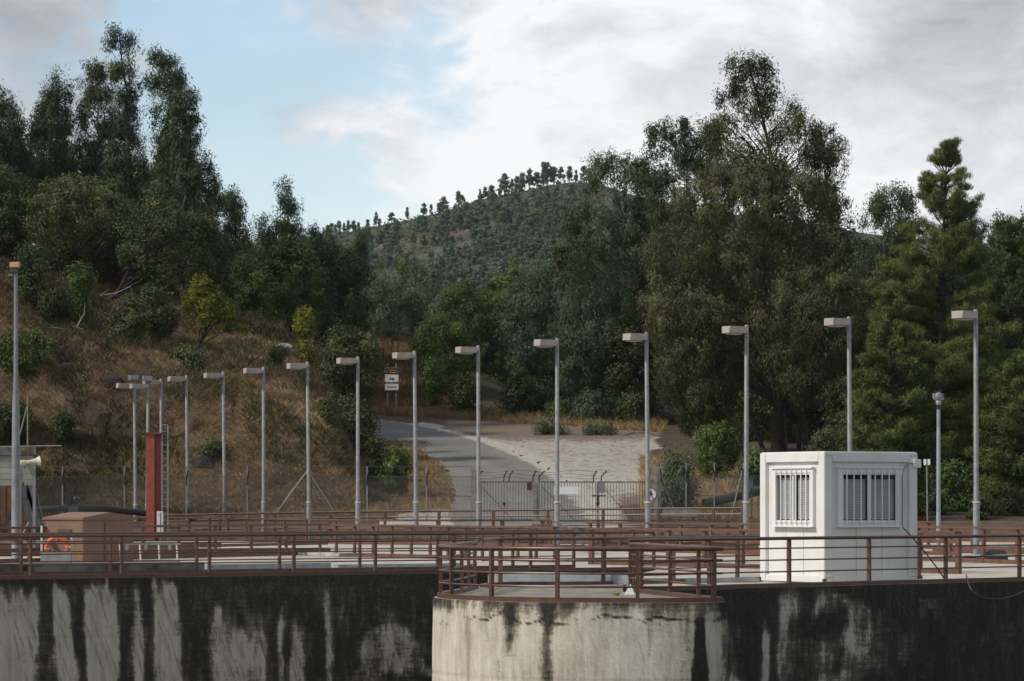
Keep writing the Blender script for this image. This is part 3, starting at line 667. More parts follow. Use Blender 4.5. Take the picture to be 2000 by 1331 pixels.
for i, (px, top, lab) in enumerate(LAMPS):
    a, b_ = LP[max(i - 1, 0)], LP[min(i + 1, len(LP) - 1)]
    if i >= 12: a, b_ = LP[10], LP[12]
    tg = (b_ - a).normalized(); ax = Vector((tg.y, -tg.x, 0))       # towards the roadway
    if ax.y < 0: ax = -ax
    th = thing('lamp_post', LP[i], lab, 'lamp post', 'lamp posts in a curved row along the dam')
    th.rotation_euler.z = math.atan2(ax.y, ax.x)
    th.rotation_euler.y = random.uniform(-.012, .012)
    if i >= 13: th.scale = (.932, .932, .932 if i == 14 else .92)
    for nme, me in (('pole', pole_m), ('collar', ring_m), ('arm', arm_m), ('lamp_head', head_m), ('lens', lens_m), ('hatch', hatch_m)): link(nme, me, th)
    if i == 10:
        for z in (.95, 1.15, 1.35): link('rust_band', MB().lathe((0, 0, z), [(.103, 0), (.112, .005), (.112, .10), (.103, .105)], 12).mesh('rust_band', 'dry_plant'), th)
    if i >= 13:
        fl = link('floodlight', MB().box((-.05, -.05, HL + .20), (.42, .34, .26)).mesh('floodlight', 'galv', None, False, .02), th)
        link('bracket', MB().box((0, 0, HL + .03), (.30, .06, .08)).mesh('bracket', 'galv'), fl)
        link('glass_front', MB().box((-.05, -.225, HL + .20), (.36, .012, .20)).mesh('glass_front', 'lens'), fl)

# ---------------------------------------------------------------- white cabin
c0 = G(1610, 1141); c0.z = 0
dR = Vector((.86, .51, 0)).normalized(); dL = Vector((-.51, .86, 0)).normalized()
LR, LL, HC = 2.28, 2.20, 2.58
cab = thing('site_cabin', c0, 'white site cabin with barred windows standing on the dam edge', 'cabin')
def CP(u, v, z): return c0 + dR * u + dL * v + Vector((0, 0, z))
def cbox(u0, u1, v0, v1, z0, z1): 
    mb = MB(); mb.v = [CP(u, v, z) for z in (z0, z1) for u, v in ((u0, v0), (u1, v0), (u1, v1), (u0, v1))]
    mb.f = [(3, 2, 1, 0), (4, 5, 6, 7), (0, 1, 5, 4), (1, 2, 6, 5), (2, 3, 7, 6), (3, 0, 4, 7)]; return mb
def cjoin(lst):
    r = MB()
    for a in lst:
        n = len(r.v); r.v += a.v; r.f += [tuple(i + n for i in f) for f in a.f]
    return r
zb = .02
for u0, u1, v0, v1 in ((0, .20, 0, .20), (LR - .20, LR, 0, .20), (0, .20, LL - .20, LL), (LR - .20, LR, LL - .20, LL)):
    cbox(u0, u1, v0, v1, zb, HC).build('corner_post', 'white_steel', cab, bevel=.012)
for k_, (u0, u1, v0, v1) in enumerate(((.2, LR - .2, .0, .14), (.2, LR - .2, LL - .14, LL), (0, .14, .2, LL - .2), (LR - .14, LR, .2, LL - .2))):
    cbox(u0, u1, v0, v1, HC - .19, HC - .004).build('roof_beam', 'white_steel', cab, bevel=.008)
    cbox(u0, u1, v0, v1, zb + .002, zb + .13).build('floor_beam', 'white_steel', cab, bevel=.008)
cbox(.03, LR - .03, .03, LL - .03, HC - .03, HC + .015).build('roof', 'white_steel', cab)
cbox(.06, LR - .06, .06, LL - .06, .05, .12).build('floor', 'dark_room', cab)
# walls with window openings: right wall (along dR at v=.06) and left wall (along dL at u=.06)
def panel_wall(axis, w0, w1, z0, z1, name):
    def bx(a, b_, za, zb_):
        return cbox(a, b_, .075, .12, za, zb_) if axis == 'R' else cbox(.075, .12, a, b_, za, zb_)
    L = LR if axis == 'R' else LL
    k = 0; edges = [.2, w0, (w0 + w1) / 2, w1, L - .2]
    # lower panels, upper panels, side panels
    xs_ = [.2, .2 + (L - .4) / 3, .2 + 2 * (L - .4) / 3, L - .2]
    for a, b_ in zip(xs_, xs_[1:]): bx(a + .006, b_ - .006, .15, z0).build('wall_panel', 'white_steel', cab)
    bx(.2, w0, z0 + .001, HC - .19).build('wall_panel', 'white_steel', cab); bx(w1, L - .2, z0 + .001, HC - .19).build('wall_panel', 'white_steel', cab)
    bx(w0 + .001, w1 - .001, z1, HC - .19).build('wall_panel', 'white_steel', cab)
    win = thing('window', Vector((0, 0, 0)), None, None); win.parent = cab
    def wb(a, b_, za, zb_, d0, d1):
        return cbox(a, b_, d0, d1, za, zb_) if axis == 'R' else cbox(d0, d1, a, b_, za, zb_)
    fr = cjoin([wb(w0 - .07, w1 + .07, z1 - .05, z1 + .07, .0, .075), wb(w0 - .07, w1 + .07, z0 - .07, z0 + .05, .0, .075), wb(w0 - .07, w0 + .04, z0 + .05, z1 - .05, .002, .077), wb(w1 - .04, w1 + .07, z0 + .05, z1 - .05, .002, .077)])
    fr.build('frame', 'white_trim', win)
    wb(w0 - .09, w1 + .09, z0 - .085, z0 - .072, -.045, .05).build('sill', 'white_trim', win)
    wb(w0 - .08, w1 + .08, z1 + .072, z1 + .10, -.035, .05).build('canopy', 'white_trim', win)
    mid = (w0 + w1) / 2
    wb(mid - .03, mid + .03, z0 + .05, z1 - .05, .02, .07).build('mullion', 'white_trim', win)
    for a, b_ in ((w0 + .04, mid - .03), (mid + .03, w1 - .04)):
        wb(a, b_, z0 + .05, z1 - .05, .05, .056).build('pane', 'glass', win)
    # slatted blind behind each pane, hung a little short on one side
    nsl = 26
    for j, (a, b_) in enumerate(((w0 + .11, mid - .04), (mid + .10, w1 - .05))):
        bl = cjoin([wb(a, b_, z0 + .07 + (z1 - z0 - .14) * i / nsl, z0 + .07 + (z1 - z0 - .14) * (i + .8) / nsl, .118, .124) for i in range(nsl - (2 if axis == 'R' else 1))])
        tag(bl.build('blind', 'blind', win), kind='stuff')
    nb_ = 8 if axis == 'R' else 7
    for i in range(nb_):
        a = w0 + .10 + (w1 - w0 - .2) * i / (nb_ - 1)
        wb(a - .010, a + .010, z0 - .05, z1 + .05, -.045, -.025).build('bar', 'white_trim', win)
    for zz in (z0 + .01, z1 - .0):
        wb(w0 + .03, w1 - .03, zz - .012, zz + .012, -.017, -.001).build('bar_holder', 'white_trim', win)
    return win
panel_wall('R', .42, 1.82, 1.19, 2.19, 'R')
panel_wall('L', .46, 1.70, 1.19, 2.19, 'L')
cbox(LR - .10, LR - .045, .2, LL - .2, .15, HC - .19).build('wall_panel', 'white_steel', cab)
cbox(.2, LR - .2, LL - .10, LL - .045, .15, HC - .19).build('wall_panel', 'white_steel', cab)
cbox(.15, LR - .15, 1.3, 1.33, .15, HC - .2).build('partition', 'dark_room', cab)
cbox(LR - .13, LR + .06, -.05, .06, HC - .30, HC - .13).build('junction_box', 'white_trim', cab, bevel=.01)
MB().tube([CP(LR - .10, -.03, HC - .22), CP(LR - .22, -.03, HC - .21), CP(LR - .36, -.03, HC - .30), CP(LR - .40, -.03, HC - .46), CP(LR - .40, -.03, 1.10)], .012, 6).build('conduit', 'galv', cab, True)
cbox(-.012, .05, -.012, .05, .0, .10).build('corner_casting', 'brown', cab); cbox(-.012, .05, LL - .05, LL + .012, 0, .10).build('corner_casting', 'brown', cab)
for u in (.06, .14, LR - .06, LR - .14):
    for z in (.12, .22, HC - .07):
        MB().xf(Matrix.Identity(4)) if False else None
        cbox(u - .012, u + .012, -.006, .004, z - .012, z + .012).build('bolt', 'galv', cab)
MB().tube([CP(LR - .40, -.035, 1.10), CP(LR - .28, -.12, .95), CP(LR - .02, -.25, .62), CP(LR + .25, -.36, .25), CP(LR + .44, -.42, -.04), CP(LR + .62, -.5, -.16)], .014, 6).build('power_cable', 'cable', None, True)
tag(bpy.data.objects['power_cable'], 'black cable sagging from the cabin window over the railing', 'cable')
lc = [W(1858, 1122, 66.4), W(1866, 1158, 66.0), W(1895, 1170, 66.2), W(1930, 1170, 66.5), W(1965, 1158, 67.0), W(1988, 1142, 67.4), W(2004, 1122, 68.2), W(2040, 1090, 69)]
lc = [p + Vector((.25, -.32, 0)) for p in lc]
tag(MB().tube(curve(lc, 30), .012, 6).build('loose_cable', 'cable', None, True), 'loose grey cable looping down the black wall beyond the cabin', 'cable')

# ---------------------------------------------------------------- things on the dam, near the kiosk
# tall tapered mast
mb0 = G(31, 1097); mast = thing('floodlight_mast', mb0, 'tall tapering galvanised mast with a small floodlight cluster on top', 'mast')
mt = W(23, 534, mb0.y); mh = mt.z
MB().lathe(mb0, [(.30, .004), (.30, .03), (.17, .05), (.125, .12), (.118, 2.0), (.10, 4.2), (.062, 4.9), (.05, mh)], 14).build('pole', 'galv', mast, True)
hd = MB().box((mb0.x - .04, mb0.y - .05, mh + .07), (.20, .16, .16)).build('lamp_box', 'dark_steel', mast, bevel=.02)
MB().box((mb0.x - .02, mb0.y - .06, mh + .22), (.26, .2, .15)).build('floodlight', 'amber', mast, bevel=.02)
MB().box((mb0.x - .10, mb0.y, mh - .05), (.22, .05, .05)).build('bracket', 'galv', mast)
for i in range(6):
    a = i * math.pi / 3; MB().box((mb0.x + .23 * math.cos(a), mb0.y + .23 * math.sin(a), .05), (.035, .035, .05)).build('anchor_bolt', 'galv', mast)
# goalpost frame with horn
Yg = 100.0; gz = W(38, 1075, Yg).z
gf = thing('steel_frame', Vector((W(54, 1000, Yg).x, Yg, 0)), 'galvanised portal frame with diagonal braces beside the mast', 'frame')
xl, xr = W(39, 0, Yg).x, W(67, 0, Yg).x; zt = W(0, 908, Yg).z
for x in (xl, xr): MB().box((x, Yg, zt / 2), (.085, .085, zt)).build('post', 'galv', gf, bevel=.008)
MB().box(((xl + xr) / 2, Yg - .002, zt + .03), (xr - xl + .12, .10, .08)).build('crossbeam', 'galv', gf, bevel=.008)
zb_ = W(0, 938, Yg).z
for x, s_ in ((xl, 1), (xr, -1)): MB().bar([Vector((x + .03 * s_, Yg, zb_)), Vector((x + .16 * s_, Yg, zt))], .05, .05).build('brace', 'galv', gf)
MB().tube([Vector((xr, Yg, zt - .5)), Vector((xr + .28, Yg + .1, .9))], .012, 5).build('stay', 'galv', gf, True)
MB().tube([Vector((xl + .3, Yg - .3, 1.0)), Vector((xl - .1, Yg - .9, .05))], .018, 5).build('stay', 'galv_pale', gf, True)
hp = W(64, 902, Yg)
hn = thing('horn_loudspeaker', hp, 'cream horn loudspeaker mounted on the galvanised portal frame', 'loudspeaker')
hm = Matrix.Translation(hp) @ Matrix.Rotation(math.radians(20), 4, 'Z') @ Matrix.Rotation(math.radians(84), 4, 'Y')
MB().lathe((0, 0, 0), [(.035, -.32), (.05, -.2), (.06, -.05), (.085, .08), (.14, .20), (.15, .21), (.13, .20), (.05, .06)], 16).xf(hm).build('horn', 'horn', hn, True)
MB().lathe((0, 0, 0), [(.05, -.40), (.075, -.38), (.075, -.24), (.05, -.2)], 12).xf(hm).build('driver', 'horn', hn, True)
MB().box((hp.x - .05, hp.y, hp.z - .045), (.05, .06, .09)).build('bracket', 'galv', hn)
# black A-frame
Ya = 112.0
af = thing('trestle', Vector((W(42, 0, Ya).x, Ya, 0)), 'black steel A-frame trestle behind the portal frame', 'trestle')
for p, q_ in (((48, 950), (10, 1030)), ((52, 950), (78, 1030)), ((44, 965), (62, 1030)), ((50, 948), (66, 1000))):
    MB().bar([W(p[0], p[1], Ya), W(q_[0], q_[1], Ya)], .14, .14).build('leg', 'dark_steel' if p[0] != 48 else 'black', af)
hb_ = W(46, 962, Ya); MB().box(hb_, (.26, .22, .42)).build('head', 'dark_steel', af, bevel=.02)
MB().tube([W(44, 948, Ya), W(46, 942, Ya)], .04, 6).build('pin', 'black', af)
# concrete outbuilding with rusty door
Yb = 143.0
x0, x1 = W(-190, 0, Yb).x, W(66, 0, Yb).x; zt = W(0, 890, Yb).z; zd = W(0, 949, Yb).z; zr = W(0, 874, Yb).z
bd = thing('concrete_building', Vector(((x0 + x1) / 2, Yb, 0)), 'low raw concrete building with flat roof slab and rusty door', 'building')
MB().prism([(x0, Yb + .05), (x1, Yb + .05), (x1 - .62, Yb + 4), (x0, Yb + 4)], 0, zt).build('wall', 'concrete_wall', bd)
MB().prism([(x0 - .1, Yb - .10), (x1 + .12, Yb - .10), (x1 - .52, Yb + 4.2), (x0 - .1, Yb + 4.2)], zt, zr).build('roof_slab', 'moss_concrete', bd, bevel=.02)
nz = 5
for i in range(nz):
    a = zd + (zt - zd) * i / nz; b2 = zd + (zt - zd) * (i + 1) / nz
    MB().box(((x0 + x1) / 2, Yb + .03, (a + b2) / 2), (x1 - x0 - .02, .05, b2 - a - .015)).build('wall_panel', 'concrete_wall', bd)
dw = (x1 - x0 - .2)
for i in range(22):
    xa = x0 + dw * i / 22; MB().box((xa + dw / 44, Yb + (.0 if i % 2 else .025), zd / 2), (dw / 22 - .02, .05, zd - .02)).build('door_plank', 'rust_door', bd)
gr_ = W(-120, 872, Yb - .3); ge = W(120, 871, Yb - .3)
tag(MB().tube([gr_, W(0, 873, Yb - .3), ge], .03, 6).build('roof_pipe', 'galv_pale', None, True), 'thin pale pipe along the concrete building\'s roof edge, overhanging the bank', 'pipe')
Yv = 147.0; st_ = thing('antenna_post', W(54, 872, Yv), 'thin rusty braced post standing behind the concrete building\'s roof', 'post')
MB().tube([W(54, 905, Yv), W(54, 770, Yv)], .035, 6).build('post', 'concrete_post', st_, True); MB().tube([W(33, 872, Yv), W(53, 795, Yv)], .035, 6).build('brace', 'concrete_post', st_, True)
# dark motor on a stand
Ym = 118.0; mo = thing('valve_motor', Vector((W(142, 0, Ym).x, Ym, 0)), 'black valve motor on a stub column behind the kiosk roof', 'motor')
c_ = W(142, 980, Ym)
MB().box((c_.x - .10, c_.y, c_.z), (.20, .3, .30)).build('gearbox', 'black', mo, bevel=.03)
MB().xf(Matrix.Identity(4)); MB().lathe((0, 0, 0), [(.13, -.15), (.14, -.12), (.14, .12), (.11, .15)], 14).xf(Matrix.Translation(c_ + Vector((.14, 0, .03))) @ Matrix.Rotation(math.radians(90), 4, 'X')).build('handwheel', 'black', mo, True)
MB().box((c_.x + .02, c_.y, c_.z / 2 - .08), (.30, .3, c_.z - .16)).build('column', 'dark_steel', mo)
# black pipe behind kiosk
tag(MB().tube([W(70, 996, 139), W(140, 992, 139), W(200, 993, 139.5), W(290, 1003, 141)], .14, 10).build('black_pipe', 'black', None, True), 'thick black pipe lying at the foot of the bank behind the kiosk', 'pipe')
# kiosk: gable-topped brown steel box
Yk = 90.5; kc = G(163, 1099); kR = Vector((.80, .60, 0)).normalized(); kL = Vector((-.90, .44, 0)).normalized()
LkR, LkL = 1.54, 1.24; He = 1.17; Hr = 1.33
kio = thing('equipment_kiosk', kc, 'brown sheet-metal equipment kiosk with a shallow ridged roof', 'kiosk')
def KP(u, v, z): return kc + kR * u + kL * v + Vector((0, 0, z))
kb_ = MB(); kb_.v = [KP(0, 0, .01), KP(LkR, 0, .01), KP(LkR, LkL, .01), KP(0, LkL, .01), KP(0, 0, He), KP(LkR, 0, He), KP(LkR, LkL, He), KP(0, LkL, He)]
kb_.f = [(3, 2, 1, 0), (4, 5, 6, 7), (0, 1, 5, 4), (1, 2, 6, 5), (2, 3, 7, 6), (3, 0, 4, 7)]; kb_.build('body', 'brown_kiosk', kio, bevel=.02)
e_ = .04; rf = MB(); rf.v = [KP(-e_, -e_, He - .05), KP(LkR + e_, -e_, He - .05), KP(LkR + e_, LkL + e_, He - .05), KP(-e_, LkL + e_, He - .05), KP(-e_, -e_, He + .02), KP(LkR + e_, -e_, He + .02), KP(LkR + e_, LkL + e_, He + .02), KP(-e_, LkL + e_, He + .02), KP(LkR * .52, -e_, Hr), KP(LkR * .52, LkL + e_, Hr)]
rf.f = [(3, 2, 1, 0), (0, 1, 5, 8, 4), (1, 2, 6, 5), (2, 3, 7, 9, 6), (3, 0, 4, 7), (4, 8, 9, 7), (8, 5, 6, 9)]; rf.build('roof', 'brown_kiosk', kio, bevel=.012)
def kb2(u0, u1, v0, v1, z0, z1):
    mb = MB(); mb.v = [KP(u, v, z) for z in (z0, z1) for u, v in ((u0, v0), (u1, v0), (u1, v1), (u0, v1))]; mb.f = [(3, 2, 1, 0), (4, 5, 6, 7), (0, 1, 5, 4), (1, 2, 6, 5), (2, 3, 7, 6), (3, 0, 4, 7)]; return mb
kb2(-.012, .01, .35, .80, .62, .88).build('vent', 'dark_room', kio)
for i in range(4): kb2(-.03, .004, .36, .79, .64 + i * .06, .665 + i * .06).build('vent_slat', 'brown_kiosk', kio)
kb2(.62, .66, -.014, .01, .08, He - .1).build('door_seam', 'brown', kio); kb2(.78, .82, -.03, .01, .55, .70).build('handle', 'galv', kio)
# lifebuoy stand
lb = G(112, 1104); lst = thing('lifebuoy_stand', lb, 'grey backboard stand with a white post for the lifebuoy', 'stand')
MB().box((lb.x + .0, lb.y - .25, .19), (.78, .04, .32)).build('backboard', 'galv_pale', lst, bevel=.01)
MB().box((lb.x - .40, lb.y, .50), (.05, .05, 1.0)).build('post', 'white_dull', lst)
MB().box((lb.x + .36, lb.y, .40), (.05, .05, .78)).build('post', 'white_dull', lst)
MB().box((lb.x, lb.y - .06, .62), (.72, .02, .06)).build('crossbar', 'galv_pale', lst)
lp_ = Vector((lb.x + .02, lb.y - .13, .44)); lr = thing('lifebuoy', lp_, 'orange lifebuoy ring hanging on the stand before the kiosk', 'lifebuoy')
ring = MB(); nR, nS = 32, 10
for i in range(nR):
    a = 2 * math.pi * i / nR
    for j in range(nS):
        q_ = 2 * math.pi * j / nS; rr = .27 + .065 * math.cos(q_); ring.v.append(lp_ + Vector((rr * math.cos(a), -.06 * math.sin(q_), rr * .92 * math.sin(a))))
for i in range(nR):
    for j in range(nS): ring.f.append((i*nS + j, ((i+1) % nR)*nS + j, ((i+1) % nR)*nS + (j+1) % nS, i*nS + (j+1) % nS))
ring.build('ring', 'orange', lr, True)
for a in (math.radians(95), math.radians(275), math.radians(5), math.radians(185)):
    MB().box(lp_ + Vector((.27 * math.cos(a), 0, .25 * math.sin(a))), (.15 if abs(math.cos(a)) > .5 else .05, .135, .15 if abs(math.cos(a)) < .5 else .05)).build('grab_band', 'white_dull', lr, bevel=.02)
# small galvanised pipe rack
rk = G(290, 1100); pr = thing('pipe_rack', rk, 'small galvanised pipe rack with leaning white legs on the walkway', 'rack')
for px in (236, 275, 312, 347): MB().tube([G(px, 1100) + Vector((0, 0, .02)), G(px - 3, 1100) + Vector((0, .1, .52))], .025, 6).build('leg', 'white_dull', pr, True)
MB().tube([G(232, 1101) + Vector((0, 0, .06)), G(352, 1101) + Vector((0, 0, .06))], .02, 6).build('rail', 'galv_pale', pr, True)
MB().tube([G(232, 1101) + Vector((0, .1, .50)), G(352, 1101) + Vector((0, .1, .50))], .02, 6).build('rail', 'galv', pr, True)
for px in (248, 285, 332): MB().box(G(px, 1101) + Vector((0, .05, .42)), (.10, .08, .16)).build('valve', 'galv', pr, bevel=.02)
# red column with ladder
Yr = 139.0; xc = W(301, 0, Yr).x; zt = W(0, 848, Yr).z
rc = thing('steel_column', Vector((xc, Yr, 0)), 'red painted steel H-section column with a cap plate', 'column')
MB().box((xc - .14, Yr - .20, zt / 2), (.33, .06, zt)).build('flange', 'rust_red', rc); MB().box((xc + .13, Yr + .16, zt / 2), (.34, .06, zt)).build('flange', 'rust_red', rc)
MB().box((xc + .02, Yr - .02, zt / 2), (.06, .32, zt - .002)).build('web', 'rust_red', rc)
MB().box((xc - .02, Yr - .02, zt + .03), (.80, .56, .06)).build('cap_plate', 'rust_door', rc); MB().tube([Vector((xc, Yr, zt + .05)), Vector((xc, Yr, zt + .18))], .03, 6).build('lifting_eye', 'dark_steel', rc)
la = thing('ladder', Vector((xc + .44, Yr - .1, 0)), 'galvanised ladder fixed beside the red steel column', 'ladder'); zl = W(0, 832, Yr).z
for dx in (.34, .58): MB().box((xc + dx, Yr - .14, zl / 2), (.055, .05, zl if dx > .5 else zt - .2)).build('stile', 'galv', la)
for i in range(17): MB().tube([Vector((xc + .34, Yr - .14, .3 + i * .28)), Vector((xc + .58, Yr - .14, .3 + i * .28))], .014, 6).build('rung', 'galv', la)
cbx = thing('switch_cabinet', Vector((xc + .30, Yr - .5, 0)), 'white rust-streaked switch cabinet at the foot of the red column', 'cabinet')
zc0, zc1 = W(0, 1042, Yr - .5).z, W(0, 999, Yr - .5).z
MB().box((xc + .30, Yr - .5, (zc0 + zc1) / 2), (.26, .2, zc1 - zc0)).build('body', 'white_dull', cbx, bevel=.01); MB().box((xc + .32, Yr - .605, (zc0 + zc1) / 2), (.03, .012, (zc1 - zc0) * .9)).build('rust_streak', 'rust_door', cbx)
MB().box((xc + .30, Yr - .48, zc0 / 2), (.06, .06, zc0)).build('stand', 'galv', cbx)
# white triangular marker and dry tuft on the bastion
tm = G(1230, 1163); tr_ = MB(); hw = .088
tr_.v = [tm + Vector((-hw, -.01, .012)), tm + Vector((hw, -.01, .012)), tm + Vector((.015, .02, .19)), tm + Vector((-hw, .12, .012)), tm + Vector((hw, .12, .012)), tm + Vector((.015, .09, .19))]
tr_.f = [(0, 1, 2), (5, 4, 3), (0, 3, 4, 1), (1, 4, 5, 2), (2, 5, 3, 0)]
tag(tr_.build('triangular_marker', 'white_trim', None), 'small white triangular marker standing on the bastion floor', 'marker')
tag(MB().box(G(1222, 1158) + Vector((-.02, .03, .07)), (.05, .05, .14)).build('marker_bracket', 'black', None), 'small black bracket beside the white triangular marker', 'bracket')
tf = G(1204, 1165); co = []
rg = np.random.default_rng(3)
# fleshy dry tuft
tu = MB()
for i in range(26):
    a = rg.uniform(0, 6.28); l_ = rg.uniform(.05, .10); d_ = Vector((math.cos(a) * .7, math.sin(a) * .5, rg.uniform(.3, 1))).normalized()
    p = tf + Vector((rg.uniform(-.03, .03), rg.uniform(-.02, .02), .012)); tu.tube([p, p + d_ * l_], [.014, .004], 4)
tag(tu.build('dry_tuft', 'dry_plant'), 'yellow dried plant tuft on the rim of the bastion', 'plant')
# long covered bundle on the deck, far side of the cabin
bu = G(1945, 1098); bt = thing('tarp_bundle', bu, 'grey tarpaulin bundle with pale pipes lying on the deck beyond the cabin', 'bundle')
MB().quadprism([bu + Vector((-.55, 0, .01)), bu + Vector((.35, 0, .01)), bu + Vector((.28, 0, .30)), bu + Vector((-.05, 0, .42))], (0, .5, 0)).build('tarp', 'dark_steel', bt, bevel=.03)
for z, y, l_ in ((.12, -.10, .9), (.36, .1, .75)): MB().tube([bu + Vector((-.9 + (z > .3) * .55, y, z)), bu + Vector((.55, y + .1, z + .06))], .04, 8).build('pipe', 'galv_pale', bt, True)
MB().lathe(bu + Vector((-.72, -.05, .01)), [(.14, 0), (.20, .03), (.20, .12), (.13, .16)], 14).build('tyre', 'black', bt, True)
# slim camera pole and antenna pole
cp = G(1833, 1076); cl = thing('camera_pole', cp, 'slim bluish camera pole in front of the pine wood', 'pole')
ztop = W(0, 800, cp.y).z
MB().lathe(cp, [(.12, .004), (.12, .03), (.075, .04), (.068, 2.5), (.06, ztop - .12), (.06, ztop)], 12).build('pole', 'blue_steel', cl, True)
MB().lathe(cp, [(.068, ztop), (.068, ztop + .14), (.05, ztop + .15)], 12).build('black_collar', 'black', cl, True)
dm = cp + Vector((0, 0, ztop + .30))
MB().lathe(dm, [(.05, -.16), (.085, -.10), (.085, -.04), (.06, .0)], 12).build('camera_base', 'blue_steel', cl, True)
MB().lathe(dm, [(.05, -.02), (.12, .03), (.15, .12), (.12, .22), (.04, .27)], 14).build('camera_dome', 'galv', cl, True)
yk = MB()
for s_ in (-1, 1): yk.tube([dm + Vector((s_ * .07, 0, .0)), dm + Vector((s_ * .17, -.02, .08)), dm + Vector((s_ * .16, -.02, .22))], .03, 6)
yk.build('yoke', 'blue_steel', cl, True); MB().box(dm + Vector((-.02, 0, .30)), (.24, .1, .05)).build('sunshade', 'black', cl)
ap = G(1812, 1068); al = thing('antenna_pole', ap, 'thin leaning pole with a white antenna box, beside the cabin roof', 'pole')
tp = W(1810, 908, ap.y); MB().tube([ap, tp], .028, 6).build('pole', 'galv', al, True)
for dx in (-.07, .07): MB().box(tp + Vector((dx + .01, 0, .09)), (.10, .08, .22)).build('antenna_panel', 'white_trim', al, bevel=.015)
MB().box(tp + Vector((.01, .03, .09)), (.1, .06, .12)).build('antenna_bracket', 'black', al)

# ---------------------------------------------------------------- entrance gate and fence
YG = 151.0
def zg(px, y): return W(px, y, YG)
GZ = .62
def gate_pillar(px, y, wpx, label):
    x = W(px, 0, YG).x; zt = W(0, y, YG).z; w_ = wpx * YG / F
    th = thing('gate_pillar', Vector((x, YG, GZ - .1)), label, 'pillar', 'concrete gate pillars')
    MB().box((x, YG, (GZ - .1 + zt) / 2), (w_, w_, zt - GZ + .1)).build('shaft', 'concrete_post', th, bevel=.02)
    MB().box((x + .02, YG - w_ / 2 - .012, (GZ + zt) / 2), (.03, .02, (zt - GZ) * .9)).build('conduit', 'galv', th); return th
gate_pillar(928, 914, 13, 'concrete gate pillar where the chain-link fence ends')
gate_pillar(1047, 941, 12, 'concrete gate pillar in the middle of the barred gate')
gate_pillar(1283, 911, 12, 'concrete gate pillar beside the round pedestrian sign')
bar_m = MB().box((0, 0, 1.02), (.024, .024, 2.04)).mesh('bar', 'gate_steel')
def gate(px0, px1, label, brackets, posts):
    x0, x1 = W(px0, 0, YG).x, W(px1, 0, YG).x; zt = W(0, 941, YG).z
    th = thing('gate', Vector(((x0 + x1) / 2, YG, GZ)), label, 'gate', 'barred entrance gate leaves')
    MB().box(((x0 + x1) / 2, YG, zt - .02), (x1 - x0, .05, .05)).build('top_rail', 'gate_steel', th); MB().box(((x0 + x1) / 2, YG, GZ + .15), (x1 - x0, .05, .06)).build('bottom_rail', 'gate_steel', th)
    n_ = int((x1 - x0) / .124); h = zt - GZ - .1
    for i in range(n_ + 1):
        o = link('bar', bar_m, th, Vector((x0 - th.location.x + (x1 - x0) * i / n_, .0, .08))); o.scale.z = h / 2.04
    for px in posts:
        x = W(px, 0, YG).x; MB().box((x, YG - .03, (GZ + zt) / 2), (.09, .09, zt - GZ)).build('post', 'concrete_post', th)
        MB().box((x, YG - .09, GZ + .9), (.13, .05, .12)).build('lock', 'black', th)
    for px, lean in brackets:
        x = W(px, 0, YG).x; arm = MB().tube([Vector((x, YG, zt)), Vector((x + .01, YG, zt + .22)), Vector((x + .15 + lean, YG - .1, zt + .48))], .026, 5).build('bracket_arm', 'black', th)
        for k in range(4):
            f_ = k / 3; p = Vector((x + .01 + (.14 + lean) * f_, YG - .1 * f_, zt + .22 + .26 * f_ - .02)); MB().box(p + Vector((-.05, 0, .0)), (.08, .02, .02)).build('wire_clip', 'black', th)
    MB().tube([Vector((x0 + .15, YG + .03, zt - .25)), Vector((x0 + (x1 - x0) * .62, YG + .03, GZ + .2))], .012, 4).build('brace_wire', 'wire', th)
    return th
gate(935, 1041, 'barred gate leaf between the chain-link fence and the middle pillar', ((934, .06), (984, .0), (994, .04)), (985,))
gate(1053, 1163, 'barred gate leaf carrying the white notice panel', ((1041, .0), (1053, .1)), ())
gate(1170, 1277, 'barred gate leaf beside the grey lock box and round sign', ((1159, .0), (1174, .12)), (1167,))
wl = thing('barbed_wire', zg(1050, 930), 'strands of barbed wire strung above the entrance gate', 'wire')
for k in range(3):
    pts = [W(936 + i * 12.2, 921 + k * 6.5 + 2.2 * math.sin(i * .7 + k), YG) for i in range(20)]; MB().tube(pts, .009, 3).build('strand', 'wire', wl)
def plate(name, px0, px1, y0, y1, Y, mat, label, cat, d=.03):
    a, b2 = W(px0, y1, Y), W(px1, y0, Y); o = MB().box(((a.x + b2.x) / 2, Y, (a.z + b2.z) / 2), (b2.x - a.x, d, b2.z - a.z)).build(name, mat); return tag(o, label, cat)
plate('notice_board', 1082, 1130, 951, 966, YG - .06, 'blind', 'pale blue-grey notice board fixed to the gate bars', 'notice')
plate('small_plate', 1029, 1039, 942, 958, YG - .05, 'brown_sign', 'small black and red plate on the gate beside the middle pillar', 'plate')
bx_ = thing('lock_box', W(1174, 950, YG - .12), 'grey electric lock box on the gate post with a cross bar below', 'box')
a_, b_ = W(1168, 962, YG), W(1180, 940, YG); MB().box(((a_.x + b_.x) / 2, YG - .14, (a_.z + b_.z) / 2), (b_.x - a_.x, .14, b_.z - a_.z)).build('box', 'galv', bx_, bevel=.01)
MB().box((W(1169, 0, YG).x, YG - .14, W(0, 969, YG).z), (.64, .06, .06)).build('cross_bar', 'black', bx_); MB().tube([W(1168, 969, YG - .15), W(1170, 985, YG - .15)], .04, 6).build('chain', 'black', bx_)
